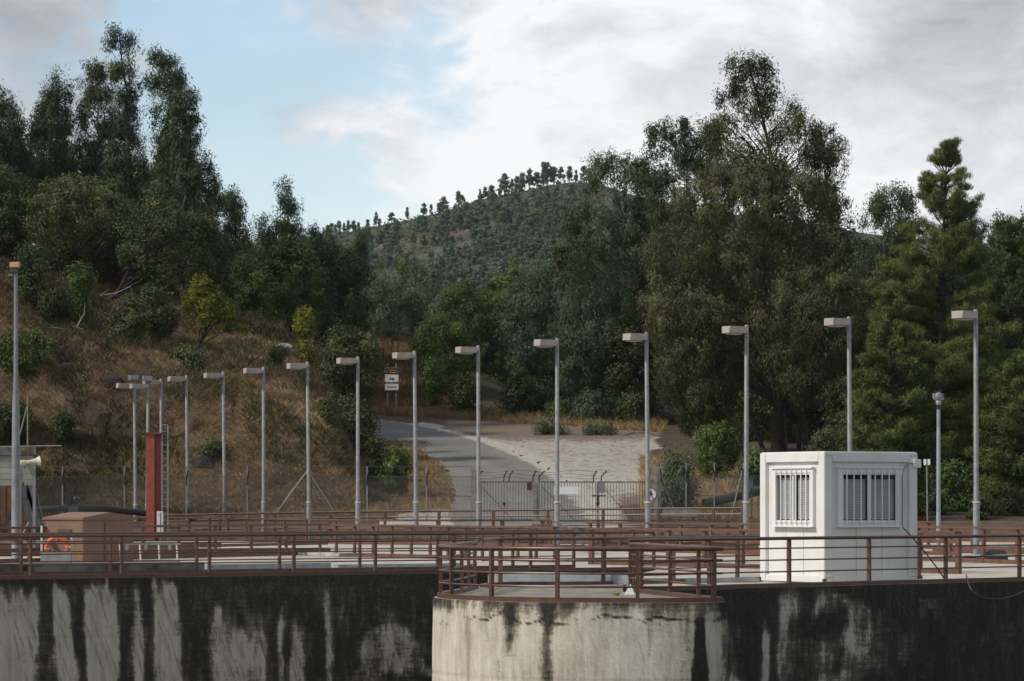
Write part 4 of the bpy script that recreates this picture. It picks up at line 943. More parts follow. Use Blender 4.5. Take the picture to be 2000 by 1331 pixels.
# round pedestrian sign
sg = W(1271, 966, YG - .15); ps = thing('pedestrian_sign', sg, 'round white sign with a black walking figure beside the gate pillar', 'sign')
cy = Matrix.Translation(sg) @ Matrix.Rotation(math.radians(90), 4, 'X')
MB().lathe((0, 0, 0), [(.235, -.01), (.24, 0), (.235, .01)], 24).xf(cy).build('disc', 'sign_white', ps)
def ppl(pts, nm): MB().quadprism([sg + Vector((x * .36, -.012, z * .36)) for x, z in pts], (0, -.01, 0)).build(nm, 'letter_black', ps)
ppl([(-.06, .36), (.06, .36), (.08, .44), (.06, .52), (-.06, .52), (-.08, .44)], 'figure_head')
ppl([(-.12, -.06), (.10, -.06), (.12, .30), (-.08, .33)], 'figure_body')
ppl([(-.12, -.05), (.0, -.05), (-.12, -.32), (-.26, -.54), (-.36, -.48), (-.22, -.28)], 'figure_leg'); ppl([(.0, -.05), (.11, -.05), (.20, -.28), (.34, -.52), (.22, -.55), (.08, -.28)], 'figure_leg')
ppl([(.10, .28), (.16, .12), (.30, .02), (.26, -.06), (.08, .06)], 'figure_arm'); ppl([(-.08, .30), (-.24, .08), (-.34, -.02), (-.28, -.08), (-.10, .08)], 'figure_arm')
# fence posts with chain link
def fence(label, pxs, ytop, Y, ybase, mesh_top, braces=(), Z0=None, cell=.10, arm_side=1):
    P = [W(px, ytop, Y) for px in pxs]; th = thing('chain_link_fence', Vector((P[len(P) // 2].x, Y, GZ)), label, 'fence', 'chain-link fence runs either side of the gate')
    for p in P:
        zb = float(terrain_z(np.array([p.x]), np.array([Y]), False)[0]) - .1
        MB().box((p.x, Y, (zb + p.z) / 2), (.065, .065, p.z - zb)).build('post', 'galv_pale', th)
        MB().tube([Vector((p.x, Y - .04, p.z - .85)), Vector((p.x + .01, Y - .05, p.z - .5)), Vector((p.x + .10 * arm_side, Y - .2, p.z - .2))], .028, 5).build('barb_arm', 'black', th)
    x0, x1 = P[0].x, P[-1].x; zt = W(0, mesh_top, Y).z; zb = GZ - .05; h = zt - zb
    mb = MB(); r = .0055
    n_ = int((x1 - x0 + h) / cell)
    for i in range(n_):
        for s_ in (1, -1):
            xa = x0 - h + i * cell if s_ > 0 else x0 + i * cell
            xb = xa + s_ * h; za, zb2 = zb, zt
            pa, pb = [xa, za], [xb, zb2]
            lo, hi = x0, x1
            for e in (pa, pb):
                if e[0] < lo or e[0] > hi:
                    xe = min(max(e[0], lo), hi); f_ = (xe - xa) / (xb - xa); e[0] = xe; e[1] = za + (zb2 - za) * f_
            if abs(pa[0] - pb[0]) < .05: continue
            mb.tube([Vector((pa[0], Y + .004 * s_, pa[1])), Vector((pb[0], Y + .004 * s_, pb[1]))], r, 3, False)
    tag(mb.build('wire_mesh', 'wire', th), kind='stuff')
    for z in (zt, (zt + zb) / 2 + .2, zt + .45): MB().tube([Vector((x0, Y, z)), Vector((x1, Y, z))], .010, 4).build('line_wire', 'wire', th)
    for px, dpx, y1 in braces: MB().tube([W(px, ytop + 8, Y - .06), W(px + dpx, y1, Y - .06)], .035, 6).build('brace', 'galv_pale', th, True)
    return th
fence('chain-link fence with slim posts along the foot of the dry bank', [-120, 2, 122, 243, 364, 483, 601, 717, 833, 922], 911, 151.6, 1005, 931, ((601, -64, 1006), (601, 52, 1000)))
fence('chain-link fence with slim posts between the gate and the cabin', [1291, 1340, 1395, 1452, 1520, 1600], 904, 151.3, 1008, 929, ((1285, 36, 1012), (1452, -24, 1010)), arm_side=-1)
ec = W(1460, 945, 150.2); eb = thing('electrical_cabinet', Vector((ec.x + .12, 150.2, .6)), 'dark blue-grey electrical cabinet on a thin leg beside the cabin', 'cabinet')
MB().box(ec, (.52, .28, .46)).build('box', 'cabinet_blue', eb, bevel=.02); MB().box(ec + Vector((0, 0, .25)), (.58, .34, .04)).build('lid', 'cabinet_blue', eb)
MB().tube([ec + Vector((.18, 0, -.22)), Vector((ec.x + .18, 150.2, .55))], .03, 6).build('leg', 'dark_steel', eb, True)
tag(MB().tube([W(1375, 984, 156), W(1440, 969, 157), W(1500, 955, 159), W(1560, 948, 161), W(1640, 940, 163)], .22, 10).build('drain_pipe', 'dark_steel', None, True), 'thick dark drainage pipe climbing the slope behind the mesh fence', 'pipe')
tag(MB().box(W(1330, 1001, 149.5), (1.6, .5, .45)).build('concrete_block', 'concrete_post', None, bevel=.04), 'low concrete block behind the guard railing beside the gate', 'block')
# welcome sign
Ys = 224.0
wsg = thing('welcome_sign', W(766, 790, Ys), 'two-post welcome sign, brown header above a white board, at the road bend', 'sign')
for px in (757.5, 774): MB().tube([W(px, 800, Ys + .08), W(px, 710, Ys + .08)], .05, 8).build('post', 'galv', wsg, True)
def sbox(px0, px1, y0, y1, mat, nm, dy=0.0, d=.05):
    a, b2 = W(px0, y1, Ys), W(px1, y0, Ys); return MB().box(((a.x + b2.x) / 2, Ys + dy, (a.z + b2.z) / 2), (b2.x - a.x, d, b2.z - a.z)).build(nm, mat, wsg)
sbox(752.3, 778.2, 719.5, 731.5, 'brown_sign', 'header'); sbox(752.3, 778.2, 732, 762.5, 'sign_white', 'board')
sbox(751.3, 779.2, 718.5, 763.5, 'galv', 'frame', .04, .04)
em = W(756.3, 726, Ys - .04)
MB().lathe((0, 0, 0), [(.085, 0), (.085, .012)], 16).xf(Matrix.Translation(em) @ Matrix.Rotation(math.radians(90), 4, 'X')).build('emblem', 'galv', wsg)
MB().lathe((0, 0, 0), [(.05, 0), (.05, .018)], 12).xf(Matrix.Translation(em) @ Matrix.Rotation(math.radians(90), 4, 'X')).build('emblem_core', 'dark_steel', wsg)
def text(body, px, y, hpx, mat, nm, parent, Y, dy):
    cu = bpy.data.curves.new(nm, 'FONT'); cu.body = body; cu.align_x = 'CENTER'; cu.align_y = 'CENTER'; cu.size = hpx * Y / F * 1.38; cu.extrude = .004; cu.offset = .006
    ob = bpy.data.objects.new(nm, cu); COL.objects.link(ob); dg = bpy.context.evaluated_depsgraph_get(); dg.update()
    me = bpy.data.meshes.new_from_object(ob.evaluated_get(dg)); bpy.data.objects.remove(ob)
    me.materials.clear(); me.materials.append(MT[mat]); p = W(px, y, Y); p.y += dy
    o = link(nm, me, parent, p - parent.location); o.rotation_euler = (math.radians(90), 0, 0); return o
text('Seja', 765.2, 740, 4.6, 'letter_black', 'lettering', wsg, Ys, -.035); text('bem-vindo', 765.2, 747.6, 4.6, 'letter_black', 'lettering', wsg, Ys, -.035)
def dashes(x, y, lens, h, mat):
    for L in lens: sbox(x, x + L, y - h / 2, y + h / 2, mat, 'small_print', -.035, .01); x += L + .7
dashes(755.5, 756, (5.6, 3.6, 8.2), 1.3, 'letter_black'); dashes(761, 724, (10, 2.6), 1.7, 'letter_gold'); dashes(761, 728, (12.5, 2.4), 1.7, 'letter_gold')
ns = W(762, 940, 163.5); nz_ = float(terrain_z(np.array([ns.x]), np.array([163.5]))[0])
nst = thing('notice_post', Vector((ns.x, 163.5, nz_)), 'small beige notice on a thin post before the round bush', 'sign')
pt = W(762, 911, 163.5); MB().tube([Vector((ns.x, 163.5, nz_ - .1)), pt], .02, 6).build('post', 'dark_steel', nst); MB().box(pt, (.22, .02, .26)).build('board', 'horn', nst)

# ---------------------------------------------------------------- vegetation
SPEC = {  # leaf material, bark, leaf length, width, clump radius, droop/orientation, coverage, gap threshold
 'euc':   ('leaf_euc', 'bark_pale', .25, .075, .52, 'droop', 4.0, .40),
 'olive': ('leaf_olive', 'bark', .235, .068, .55, 'droop', 4.2, .37),
 'grey':  ('leaf_grey', 'bark', .24, .075, .60, 'droop', 4.6, .31),
 'oak':   ('leaf_oak', 'bark_dark', .17, .115, .55, 'any', 4.8, .31),
 'green': ('leaf_green', 'bark_dark', .20, .10, .55, 'any', 4.8, .30),
 'pine':  ('leaf_pine', 'bark_dark', .28, .030, .52, 'tuft', 2.6, .38),
 'lime':  ('leaf_lime', 'bark_dark', .17, .10, .42, 'any', 3.4, .34),
 'far':   ('leaf_far', 'bark', 1.1, .55, .9, 'droop', 3.0, .25),
}
def unit(v): return v / np.maximum(np.linalg.norm(v, axis=-1, keepdims=True), 1e-9)
def leaves(name, c, d, l, w, tint, mat, g, tri=True, out=None, k=1.0):
    """one small triangle per leaf or leaf spray; blades lie roughly along the surface of their clump, as real sprays do"""
    n = len(c)
    if out is not None:
        nn = unit(unit(out) * k + g.normal(size=(n, 3)) * .40); d = unit(d - nn * np.sum(d * nn, 1, keepdims=True)); side = np.cross(nn, d)
    else: side = unit(np.cross(d, unit(g.normal(size=(n, 3)))))
    l = l[:, None] / 2; w = w[:, None] / 2; skew = g.uniform(-.5, .5, (n, 1))
    co = np.stack([c - d * l - side * w, c - d * l * (.4 + skew) + side * w, c + d * l], 1).reshape(-1, 3)
    return np_mesh(name, co, np.arange(3 * n).reshape(-1, 3), mat, [('tint', 'FACE', np.clip(tint, 0, 1))])
def crown_points(rows, Y, depth, rc, dens, gap, g, cz_fade=.0):
    """clump centres filling an uneven envelope; rows of (height, left, right) in frame pixels at the tree's distance"""
    k = Y / F; R_ = sorted(rows); yy = np.array([r[0] for r in R_], float); xl = np.array([r[1] for r in R_], float); xr = np.array([r[2] for r in R_], float)
    area = np.trapz(xr - xl, yy) * k * k
    vol = np.trapz((xr - xl) ** 2, yy) * k ** 3 * depth
    n = int(min(max(dens * 3.2 * area / rc ** 2, 10), 3600))
    cand = n * 4; py = g.uniform(yy[0], yy[-1], cand); a = np.interp(py, yy, xl); b_ = np.interp(py, yy, xr); w_ = (b_ - a) / 2
    keep = g.uniform(0, 1, cand) < (w_ / w_.max()) ** 1.2 + .06; py, a, b_, w_ = py[keep][:n], a[keep][:n], b_[keep][:n], w_[keep][:n]
    n = len(py); th = g.uniform(0, 2 * np.pi, n); rr = g.uniform(0, 1, n) ** .38
    wm = np.maximum(w_ * k - rc * .08, .12) * g.uniform(.9, 1.1, n)
    x = ((a + b_) / 2 - CX) * k + wm * rr * np.cos(th); y = Y + np.clip(wm * depth, 0, 4.2) * rr * np.sin(th); z = EYE + (HY - py) * k
    q = fbm(x * .8, y * .8, z * .65, int(g.integers(1, 900)), 3); ok = q > gap + .03 * g.normal(size=n)
    # never thin out the very edge: that is the outline
    ok = ok | (py < yy[0] + .10 * (yy[-1] - yy[0]))
    return np.stack([x, y, z], 1)[ok], area
def tree(name, label, cat, Y, rows, base, species, seed, dens=1.0, depth=.85, group=None, limbs=26, trunk_r=.16, cover=1.0, tshift=0.0, top_trunk=.9, leaf_scale=1.0, gap=None, bark=None):
    mat, bk, ll, lw, rc, mode, cov, gp_ = SPEC[species]; g = np.random.default_rng(seed)
    bk = bark or bk; gp_ = gp_ if gap is None else gap
    ll, lw = ll * leaf_scale, lw * leaf_scale; rc = rc * (.55 + .45 * leaf_scale) * (Y / 195) ** .3
    C, area = crown_points(rows, Y, depth, rc, dens, gp_, g)
    nb_ = int(np.clip(area / (2.6 * rc / .5), 2, 160)); B = C[g.choice(len(C), min(nb_, len(C)), replace=False)]; bi = np.argmin(((C[:, None] - B[None]) ** 2).sum(-1), 1)
    C = C + (B[bi] - C) * .15; btint = g.uniform(-.09, .09, len(B))                    # boughs: clumps drawn together, with hollows between
    nl = int(cov * cover * area / (ll * lw * .34)); nl = max(nl, 200)
    idx = g.integers(0, len(C), nl); ctint = g.uniform(0, 1, len(C)); crad = rc * g.uniform(.55, 1.25, len(C))
    off = unit(g.normal(size=(nl, 3))) * (g.uniform(0, 1, nl) ** .45)[:, None]
    if mode == 'droop': off[:, 2] = off[:, 2] * 1.25 - .25; off[:, :2] *= (1.05 - .35 * np.clip(-off[:, 2:], 0, 1))
    if mode == 'tuft': off[:, 2] = np.abs(off[:, 2]) * .8 - .15
    P = C[idx] + off * crad[idx][:, None]
    if mode == 'droop': D = unit(g.normal(size=(nl, 3)) * np.array([.55, .55, .45]) + np.array([0, 0, -.9]))
    elif mode == 'tuft': D = unit(off * .8 + g.normal(size=(nl, 3)) * .45 + np.array([0, 0, .55]))
    else: D = unit(g.normal(size=(nl, 3)))
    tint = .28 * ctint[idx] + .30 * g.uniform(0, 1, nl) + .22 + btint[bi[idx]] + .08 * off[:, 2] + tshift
    cen_ = C.mean(0); rel = P - cen_; rel = rel / (np.abs(rel).max(0) + 1e-6); OUT = unit(off) * .35 + (P - B[bi[idx]]) / 1.5 + rel * .45 + np.array([0, 0, .25])
    base_p = W(base[0], base[1], Y) if len(base) == 2 else Vector(base)
    bz = float(terrain_z(np.array([base_p.x]), np.array([Y]))[0]) if Y < 365 else base_p.z
    base_p.z = bz - .15 if Y < 365 else base_p.z
    th = thing(name, base_p, label, cat, group)
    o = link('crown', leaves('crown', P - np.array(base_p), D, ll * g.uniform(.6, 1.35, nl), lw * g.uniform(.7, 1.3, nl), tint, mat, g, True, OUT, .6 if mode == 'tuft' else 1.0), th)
    if limbs:
        R_ = sorted(rows); ymid = lambda f_: R_[0][0] + (R_[-1][0] - R_[0][0]) * f_
        def mid(py): return np.interp(py, [r[0] for r in R_], [(r[1] + r[2]) / 2 for r in R_])
        ztop = EYE + (HY - R_[0][0]) * Y / F; path = []; rad = []
        H = (ztop - base_p.z) * top_trunk; zc = EYE + (HY - R_[-1][0]) * Y / F
        for i in range(9):
            f_ = i / 8; z = base_p.z + H * f_; py = HY - (z - EYE) * F / Y
            cx = (mid(py) - CX) * Y / F; w_ = np.clip((z - base_p.z) / max(H * .8, .1), 0, 1) ** 1.3
            path.append(Vector((base_p.x * (1 - w_) + cx * w_ + g.normal() * .12 * (i > 0), Y + g.normal() * .15 * (i > 0), z))); rad.append(trunk_r * (1 - .88 * f_))
        tb = MB(); tb.tube(path, rad, 7)
        sel = g.choice(len(C), min(limbs, len(C)), replace=False)
        for j in sel:
            c = Vector(C[j]); hd_ = math.hypot(c.x - base_p.x, c.y - Y); zs = c.z - g.uniform(.5, 1.1) * hd_ - .4
            f_ = min(max((zs - base_p.z) / max(H, .1), .18), .93); i = f_ * 8; i0 = min(int(i), 7); s_ = path[i0].lerp(path[i0 + 1], i - i0)
            r0 = max(trunk_r * (1 - .88 * f_) * .5, .022); mid_ = s_.lerp(c, .5) + Vector((g.normal() * .2, g.normal() * .2, .12 * hd_))
            tb.tube([s_, mid_, c], [r0, r0 * .6, .012], 5, False)
        tb.build('trunk', bk, th, True)
    return th
def shrub(label, px, yb, w_, h_, Y, species, seed, group=None, name='shrub', cat='shrub', **kw):
    rows = [(yb - h_, px - w_ * .16, px + w_ * .2), (yb - h_ * .8, px - w_ * .36, px + w_ * .38), (yb - h_ * .4, px - w_ * .5, px + w_ * .5), (yb, px - w_ * .42, px + w_ * .42)]
    yt_ = HY - (float(terrain_z(np.array([(px - CX) * Y / F]), np.array([float(Y)]))[0]) - EYE) * F / Y      # foliage reaches down to the ground
    if yt_ > yb + 3: rows.append((yt_, px - w_ * .36, px + w_ * .36))
    kw.setdefault('limbs', 6); kw.setdefault('trunk_r', .05)
    return tree(name, label, cat, Y, rows, (px, yb), species, seed, group=group, **kw)

# --- eucalyptus skyline on the bank behind the kiosk
tree('eucalyptus_tree', 'tall dark eucalyptus cut by the picture edge, above the mast', 'tree', 206, [(150, -12, 10), (190, -40, 30), (240, -60, 55), (330, -70, 60), (420, -60, 45), (500, -50, 30)], (-8, 520), 'euc', 1, limbs=22, tshift=-.08)
tree('eucalyptus_tree', 'dark broad-shouldered eucalyptus, second of the skyline group', 'tree', 208, [(122, 108, 128), (150, 88, 146), (200, 76, 152), (250, 58, 155), (300, 30, 155), (350, 35, 150), (430, 50, 150)], (108, 500), 'euc', 2, limbs=26, tshift=-.05)
tree('eucalyptus_tree', 'dark eucalyptus leaning against the tallest skyline eucalyptus', 'tree', 209, [(120, 165, 195), (140, 150, 220), (215, 148, 235), (280, 150, 235), (350, 148, 245), (440, 150, 245)], (192, 500), 'euc', 3, limbs=26, tshift=-.05)
tree('eucalyptus_tree', 'tallest eucalyptus of the skyline, bare twin stems under its tufted top', 'tree', 207, [(40, 214, 246), (56, 202, 268), (95, 200, 279), (140, 200, 281), (165, 215, 280), (190, 226, 272), (240, 222, 272), (290, 205, 285), (350, 195, 295), (430, 190, 300)], (250, 500), 'euc', 4, limbs=40, trunk_r=.22, bark='bark', top_trunk=.95)
tree('eucalyptus_tree', 'bushy dark eucalyptus with a bulging outer side, end of the tall group', 'tree', 205, [(95, 294, 316), (116, 286, 338), (150, 282, 352), (178, 284, 392), (210, 284, 406), (255, 286, 402), (300, 290, 385), (360, 285, 395), (440, 280, 400)], (330, 500), 'euc', 5, limbs=30, trunk_r=.2, tshift=-.04)
tree('eucalyptus_tree', 'small pointed tuft of eucalyptus above the bulging tree', 'tree', 210, [(104, 330, 342), (118, 326, 346), (140, 330, 362), (175, 328, 362), (230, 326, 360)], (342, 470), 'euc', 6, limbs=8)
tree('eucalyptus_tree', 'short dark conical eucalyptus beside the tall skyline group', 'tree', 207, [(285, 392, 408), (315, 385, 420), (360, 380, 432), (430, 372, 442), (500, 370, 450)], (405, 520), 'euc', 7, limbs=16, gap=.34, tshift=-.06)
tree('eucalyptus_tree', 'thin eucalyptus between the conical one and the lone spire', 'tree', 214, [(360, 446, 460), (385, 436, 476), (430, 425, 490), (500, 420, 500)], (455, 530), 'euc', 8, limbs=16, gap=.34, tshift=-.04)
tree('eucalyptus_tree', 'lone spire-shaped eucalyptus above the big round dark tree', 'tree', 218, [(341, 550, 568), (370, 534, 582), (410, 530, 590), (450, 525, 602), (520, 510, 612)], (562, 560), 'euc', 9, limbs=20, gap=.34, tshift=-.02)
tree('eucalyptus_tree', 'low eucalyptus at the side of the lone spire eucalyptus', 'tree', 222, [(400, 495, 512), (425, 488, 530), (470, 480, 540), (530, 470, 545)], (510, 570), 'euc', 10, limbs=10, gap=.34)
for i, (px, yt, w_, Y) in enumerate(((612, 432, 46, 240), (640, 448, 44, 262), (668, 452, 40, 270), (588, 455, 60, 232), (702, 448, 36, 290))):
    tree('eucalyptus_tree', ['small eucalyptus just beside the lone spire, its side towards the far hill', 'low eucalyptus crown where the skyline meets the far hill slope', 'low eucalyptus crown touching the start of the far ridge trees', 'small eucalyptus right at the foot of the lone spire', 'farthest low eucalyptus crown below the first ridge trees'][i], 'tree', Y, [(yt, px - w_ * .1, px + w_ * .12), (yt + 25, px - w_ * .4, px + w_ * .4), (yt + 70, px - w_ * .5, px + w_ * .5), (yt + 130, px - w_ * .5, px + w_ * .5)], (px, yt + 150), 'euc', 20 + i, limbs=6, group='eucalyptus row below the lone spire')
tree('eucalyptus_tree', 'wispy brownish eucalyptus filling between the leaning and tallest skyline trees', 'tree', 211, [(245, 205, 245), (280, 195, 300), (340, 160, 310), (420, 150, 320), (480, 150, 330)], (235, 500), 'olive', 11, limbs=30, tshift=-.16, gap=.42, cover=.8)
tree('eucalyptus_tree', 'wispy dark eucalyptus under the broad-shouldered one', 'tree', 212, [(290, 20, 60), (330, 10, 130), (390, 10, 150), (460, 10, 150)], (60, 500), 'euc', 12, limbs=24, tshift=-.08, gap=.43)
tree('eucalyptus_tree', 'dense dark eucalyptus below the bulging skyline tree', 'tree', 203, [(290, 330, 380), (340, 300, 400), (420, 290, 430), (500, 300, 440)], (360, 520), 'euc', 13, limbs=20, tshift=-.1)
# --- oaks in front of the eucalyptus
tree('oak_tree', 'dark holm oak with low crown above the mast', 'tree', 198, [(325, -40, 20), (350, -60, 90), (420, -70, 110), (490, -60, 80)], (10, 530), 'oak', 31, limbs=20)
tree('oak_tree', 'wide grey-green oak spreading in front of the tallest eucalyptus', 'tree', 194, [(345, 120, 170), (370, 70, 240), (420, 45, 290), (470, 60, 280), (512, 90, 230)], (140, 545), 'oak', 32, limbs=46, trunk_r=.17, tshift=.06)
tree('oak_tree', 'spreading oak with a slanting dark trunk on the bank top', 'tree', 192, [(395, 290, 350), (420, 220, 420), (470, 215, 450), (520, 240, 460), (560, 290, 430), (585, 330, 420)], (205, 572), 'oak', 33, limbs=46, trunk_r=.17, tshift=.05, top_trunk=.6)
tree('oak_tree', 'dark undergrowth oak on the bank top between the spreading oaks', 'tree', 200, [(440, 130, 260), (490, 60, 380), (545, 80, 420)], (230, 575), 'oak', 34, limbs=12, tshift=-.1)
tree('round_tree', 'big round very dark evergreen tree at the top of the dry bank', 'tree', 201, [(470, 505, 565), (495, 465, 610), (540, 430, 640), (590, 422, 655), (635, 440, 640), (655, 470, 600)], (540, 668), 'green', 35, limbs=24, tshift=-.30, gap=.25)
tree('oak_tree', 'dark oak filling the gap beside the big round evergreen', 'tree', 210, [(455, 420, 500), (500, 400, 520), (560, 380, 480), (610, 400, 470)], (440, 630), 'oak', 36, limbs=12, tshift=-.06)
tree('oak_tree', 'dark tree between the round evergreen and the grey-green olive', 'tree', 214, [(475, 600, 660), (510, 590, 720), (570, 600, 735), (640, 620, 730), (700, 630, 740)], (670, 720), 'oak', 37, limbs=16, tshift=-.03)
tree('small_tree', 'small bright yellow-green tree on the dry bank', 'tree', 176, [(540, 390, 408), (556, 372, 432), (590, 352, 455), (615, 352, 468), (640, 370, 494), (655, 405, 490)], (372, 684), 'lime', 38, limbs=22, trunk_r=.11, dens=.9, tshift=-.10)
shrub('slim bright yellow-green sapling beside the round evergreen', 597, 690, 54, 94, 188, 'lime', 39, name='sapling', cat='sapling', tshift=-.12)
tree('oak_tree', 'dark bushy shrub tree covering the corner of the bank', 'tree', 184, [(640, 650, 700), (665, 625, 735), (710, 615, 748), (760, 640, 745), (810, 660, 738)], (690, 850), 'oak', 40, limbs=20, tshift=.0)
shrub('brownish scrub below the dark shrub on the bank corner', 685, 890, 96, 120, 178, 'oak', 41, tshift=.02, gap=.42)
shrub('dark scrub at the road-side foot of the bank corner', 716, 872, 60, 80, 186, 'oak', 42, tshift=-.05)
# --- behind the road
tree('olive_tree', 'round grey-green olive-like tree behind the welcome sign', 'tree', 240, [(528, 735, 770), (550, 700, 815), (590, 682, 838), (630, 690, 838), (662, 710, 810)], (762, 690), 'grey', 43, limbs=18, gap=.24)
for i, (px, yt, w_, Y, sp) in enumerate(((690, 520, 60, 262, 'lime'), (740, 505, 50, 285, 'green'), (782, 498, 46, 290, 'lime'), (815, 506, 50, 292, 'grey'), (845, 530, 60, 280, 'grey'), (1008, 512, 60, 262, 'green'), (978, 522, 46, 268, 'green'), (905, 545, 70, 268, 'oak'))):
    tree('young_tree', ['pale yellowish young tree behind the round evergreen', 'dark green young tree behind the grey-green olive', 'yellow-green young tree on top of the grey-green olive', 'grey-green young tree at the foot of the far hill', 'grey-green bushy young tree beside the olive, under the far hill', 'light green conical young tree before the far hill', 'smaller light green conical young tree before the far hill', 'dark bushy tree below the brown patch of the far hill'][i], 'tree', Y,
         [(yt, px - w_ * .08, px + w_ * .1), (yt + 22, px - w_ * .35, px + w_ * .35), (yt + 60, px - w_ * .5, px + w_ * .5), (yt + 125, px - w_ * .55, px + w_ * .55)], (px, yt + 150), sp, 60 + i, limbs=6, tshift=(-.22 if sp == 'lime' else .05), leaf_scale=1.2)
tree('bay_tree', 'dense mid-green tree beside the welcome sign', 'tree', 229, [(620, 830, 870), (645, 806, 910), (690, 800, 930), (730, 830, 930), (770, 860, 930)], (880, 800), 'green', 71, limbs=16, tshift=-.05, gap=.28)
tree('bay_tree', 'dark green wide tree above the road bend', 'tree', 236, [(560, 880, 930), (585, 850, 1000), (640, 840, 1030), (720, 850, 1030), (800, 880, 1020)], (940, 815), 'green', 72, limbs=24, tshift=-.12, gap=.27)
tree('eucalyptus_tree', 'drooping grey-green eucalyptus above the gravel lot', 'tree', 222, [(520, 1020, 1080), (550, 990, 1130), (610, 980, 1160), (690, 985, 1150), (760, 1000, 1130), (815, 1010, 1120)], (1065, 830), 'grey', 73, limbs=24, tshift=-.12)
tree('eucalyptus_tree', 'drooping eucalyptus with wide dark skirts behind the gravel lot', 'tree', 216, [(495, 1130, 1220), (530, 1090, 1270), (600, 1080, 1290), (680, 1075, 1300), (760, 1095, 1290), (830, 1110, 1280)], (1185, 842), 'grey', 74, limbs=30, tshift=-.14)
for i, (px, yb, w_, h_, Y, sp) in enumerate(((905, 790, 70, 60, 221, 'oak'), (1010, 805, 90, 80, 219, 'oak'), (1085, 826, 60, 44, 216, 'green'), (1160, 835, 110, 70, 214, 'grey'), (1240, 842, 90, 80, 212, 'oak'), (845, 775, 50, 70, 225, 'green'))):
    shrub(['dark shrub at the foot of the wide tree above the bend', 'dark shrub between road bend and gravel lot', 'yellow-green broom bush at the edge of the gravel lot', 'greyish shrub under the drooping eucalyptus', 'dark shrub at the far corner of the gravel lot', 'mid-green shrub beside the welcome sign'][i], px, yb, w_, h_, Y, sp, 80 + i, tshift=-.06)
shrub('low heap of cut green branches on the gravel, nearer the road', 1085, 850, 82, 30, 204, 'grey', 90, name='branch_heap', cat='branches', tshift=-.02)
shrub('low heap of cut green branches on the gravel, under the eucalyptus', 1168, 852, 92, 26, 204, 'grey', 91, name='branch_heap', cat='branches', tshift=-.02)
tag(MB().tube([W(1185, 858, 203), W(1235, 846, 203.5), W(1262, 845, 204), W(1300, 852, 204)], [.04, .05, .05, .03], 6).build('fallen_branch', 'dead_wood', None, True), 'bare fallen branch beside the cut green heap', 'branch')
# --- the giant eucalyptus group
tree('eucalyptus_tree', 'tall rounded eucalyptus with pale limbs leaning out over the far hill', 'tree', 204,
     [(296, 1160, 1230), (315, 1150, 1285), (345, 1140, 1330), (365, 1115, 1340), (400, 1096, 1340), (470, 1098, 1330), (540, 1112, 1320), (600, 1112, 1300)], (1345, 860), 'euc', 101, limbs=50, trunk_r=.2, tshift=.03, bark='bark_dark')
tree('eucalyptus_tree', 'high round-topped eucalyptus between the leaning one and the giant', 'tree', 200,
     [(228, 1280, 1390), (245, 1266, 1410), (290, 1262, 1425), (330, 1250, 1430), (380, 1240, 1430), (440, 1250, 1420)], (1360, 870), 'euc', 102, limbs=40, trunk_r=.2, gap=.43)
tree('eucalyptus_tree', 'giant olive-brown eucalyptus with a ragged airy top', 'tree', 190,
     [(92, 1415, 1470), (108, 1402, 1520), (150, 1420, 1528), (185, 1398, 1552), (215, 1412, 1568), (240, 1372, 1600), (270, 1355, 1625), (320, 1380, 1640), (380, 1400, 1600)], (1515, 890), 'olive', 103, limbs=48, trunk_r=.30, cover=.7, gap=.455, dens=1.5, top_trunk=.97, bark='bark_dark')
tree('eucalyptus_tree', 'airy side crown of eucalyptus standing out against the white cloud', 'tree', 192,
     [(228, 1590, 1606), (250, 1580, 1630), (290, 1575, 1664), (330, 1580, 1668), (365, 1570, 1655), (400, 1560, 1625)], (1560, 890), 'olive', 104, limbs=28, trunk_r=.15, cover=.65, gap=.46, dens=1.5, bark='bark_dark')
tree('eucalyptus_tree', 'broad olive-brown eucalyptus crown filling the middle of the giant group', 'tree', 188,
     [(320, 1390, 1540), (355, 1320, 1640), (400, 1285, 1670), (450, 1262, 1695), (520, 1238, 1712), (600, 1240, 1722), (680, 1265, 1712), (740, 1300, 1700)], (1530, 900), 'olive', 105, limbs=60, trunk_r=.28, tshift=-.02, bark='bark')
tree('eucalyptus_tree', 'lower olive eucalyptus drooping beside the gravel lot', 'tree', 184,
     [(560, 1290, 1350), (600, 1270, 1420), (660, 1265, 1450), (740, 1275, 1460), (820, 1290, 1450), (850, 1320, 1440)], (1400, 880), 'olive', 106, limbs=34, tshift=-.06)
tree('eucalyptus_tree', 'dark olive eucalyptus right behind the cabin roof', 'tree', 183,
     [(530, 1560, 1680), (580, 1490, 1730), (650, 1470, 1740), (720, 1480, 1730), (800, 1560, 1720)], (1600, 910), 'olive', 107, limbs=40, tshift=-.10, bark='bark')
tree('eucalyptus_tree', 'shaded eucalyptus filling the dark hollow behind the tree trunks', 'tree', 200,
     [(560, 1420, 1560), (650, 1380, 1650), (760, 1390, 1700), (860, 1420, 1720), (900, 1440, 1720)], (1560, 910), 'oak', 108, limbs=14, tshift=-.12, gap=.25)
tree('eucalyptus_tree', 'mid-green eucalyptus between the giant group and the pine', 'tree', 196,
     [(365, 1720, 1770), (385, 1690, 1800), (430, 1670, 1800), (520, 1670, 1790), (620, 1680, 1780)], (1740, 920), 'euc', 109, limbs=26, tshift=.04)
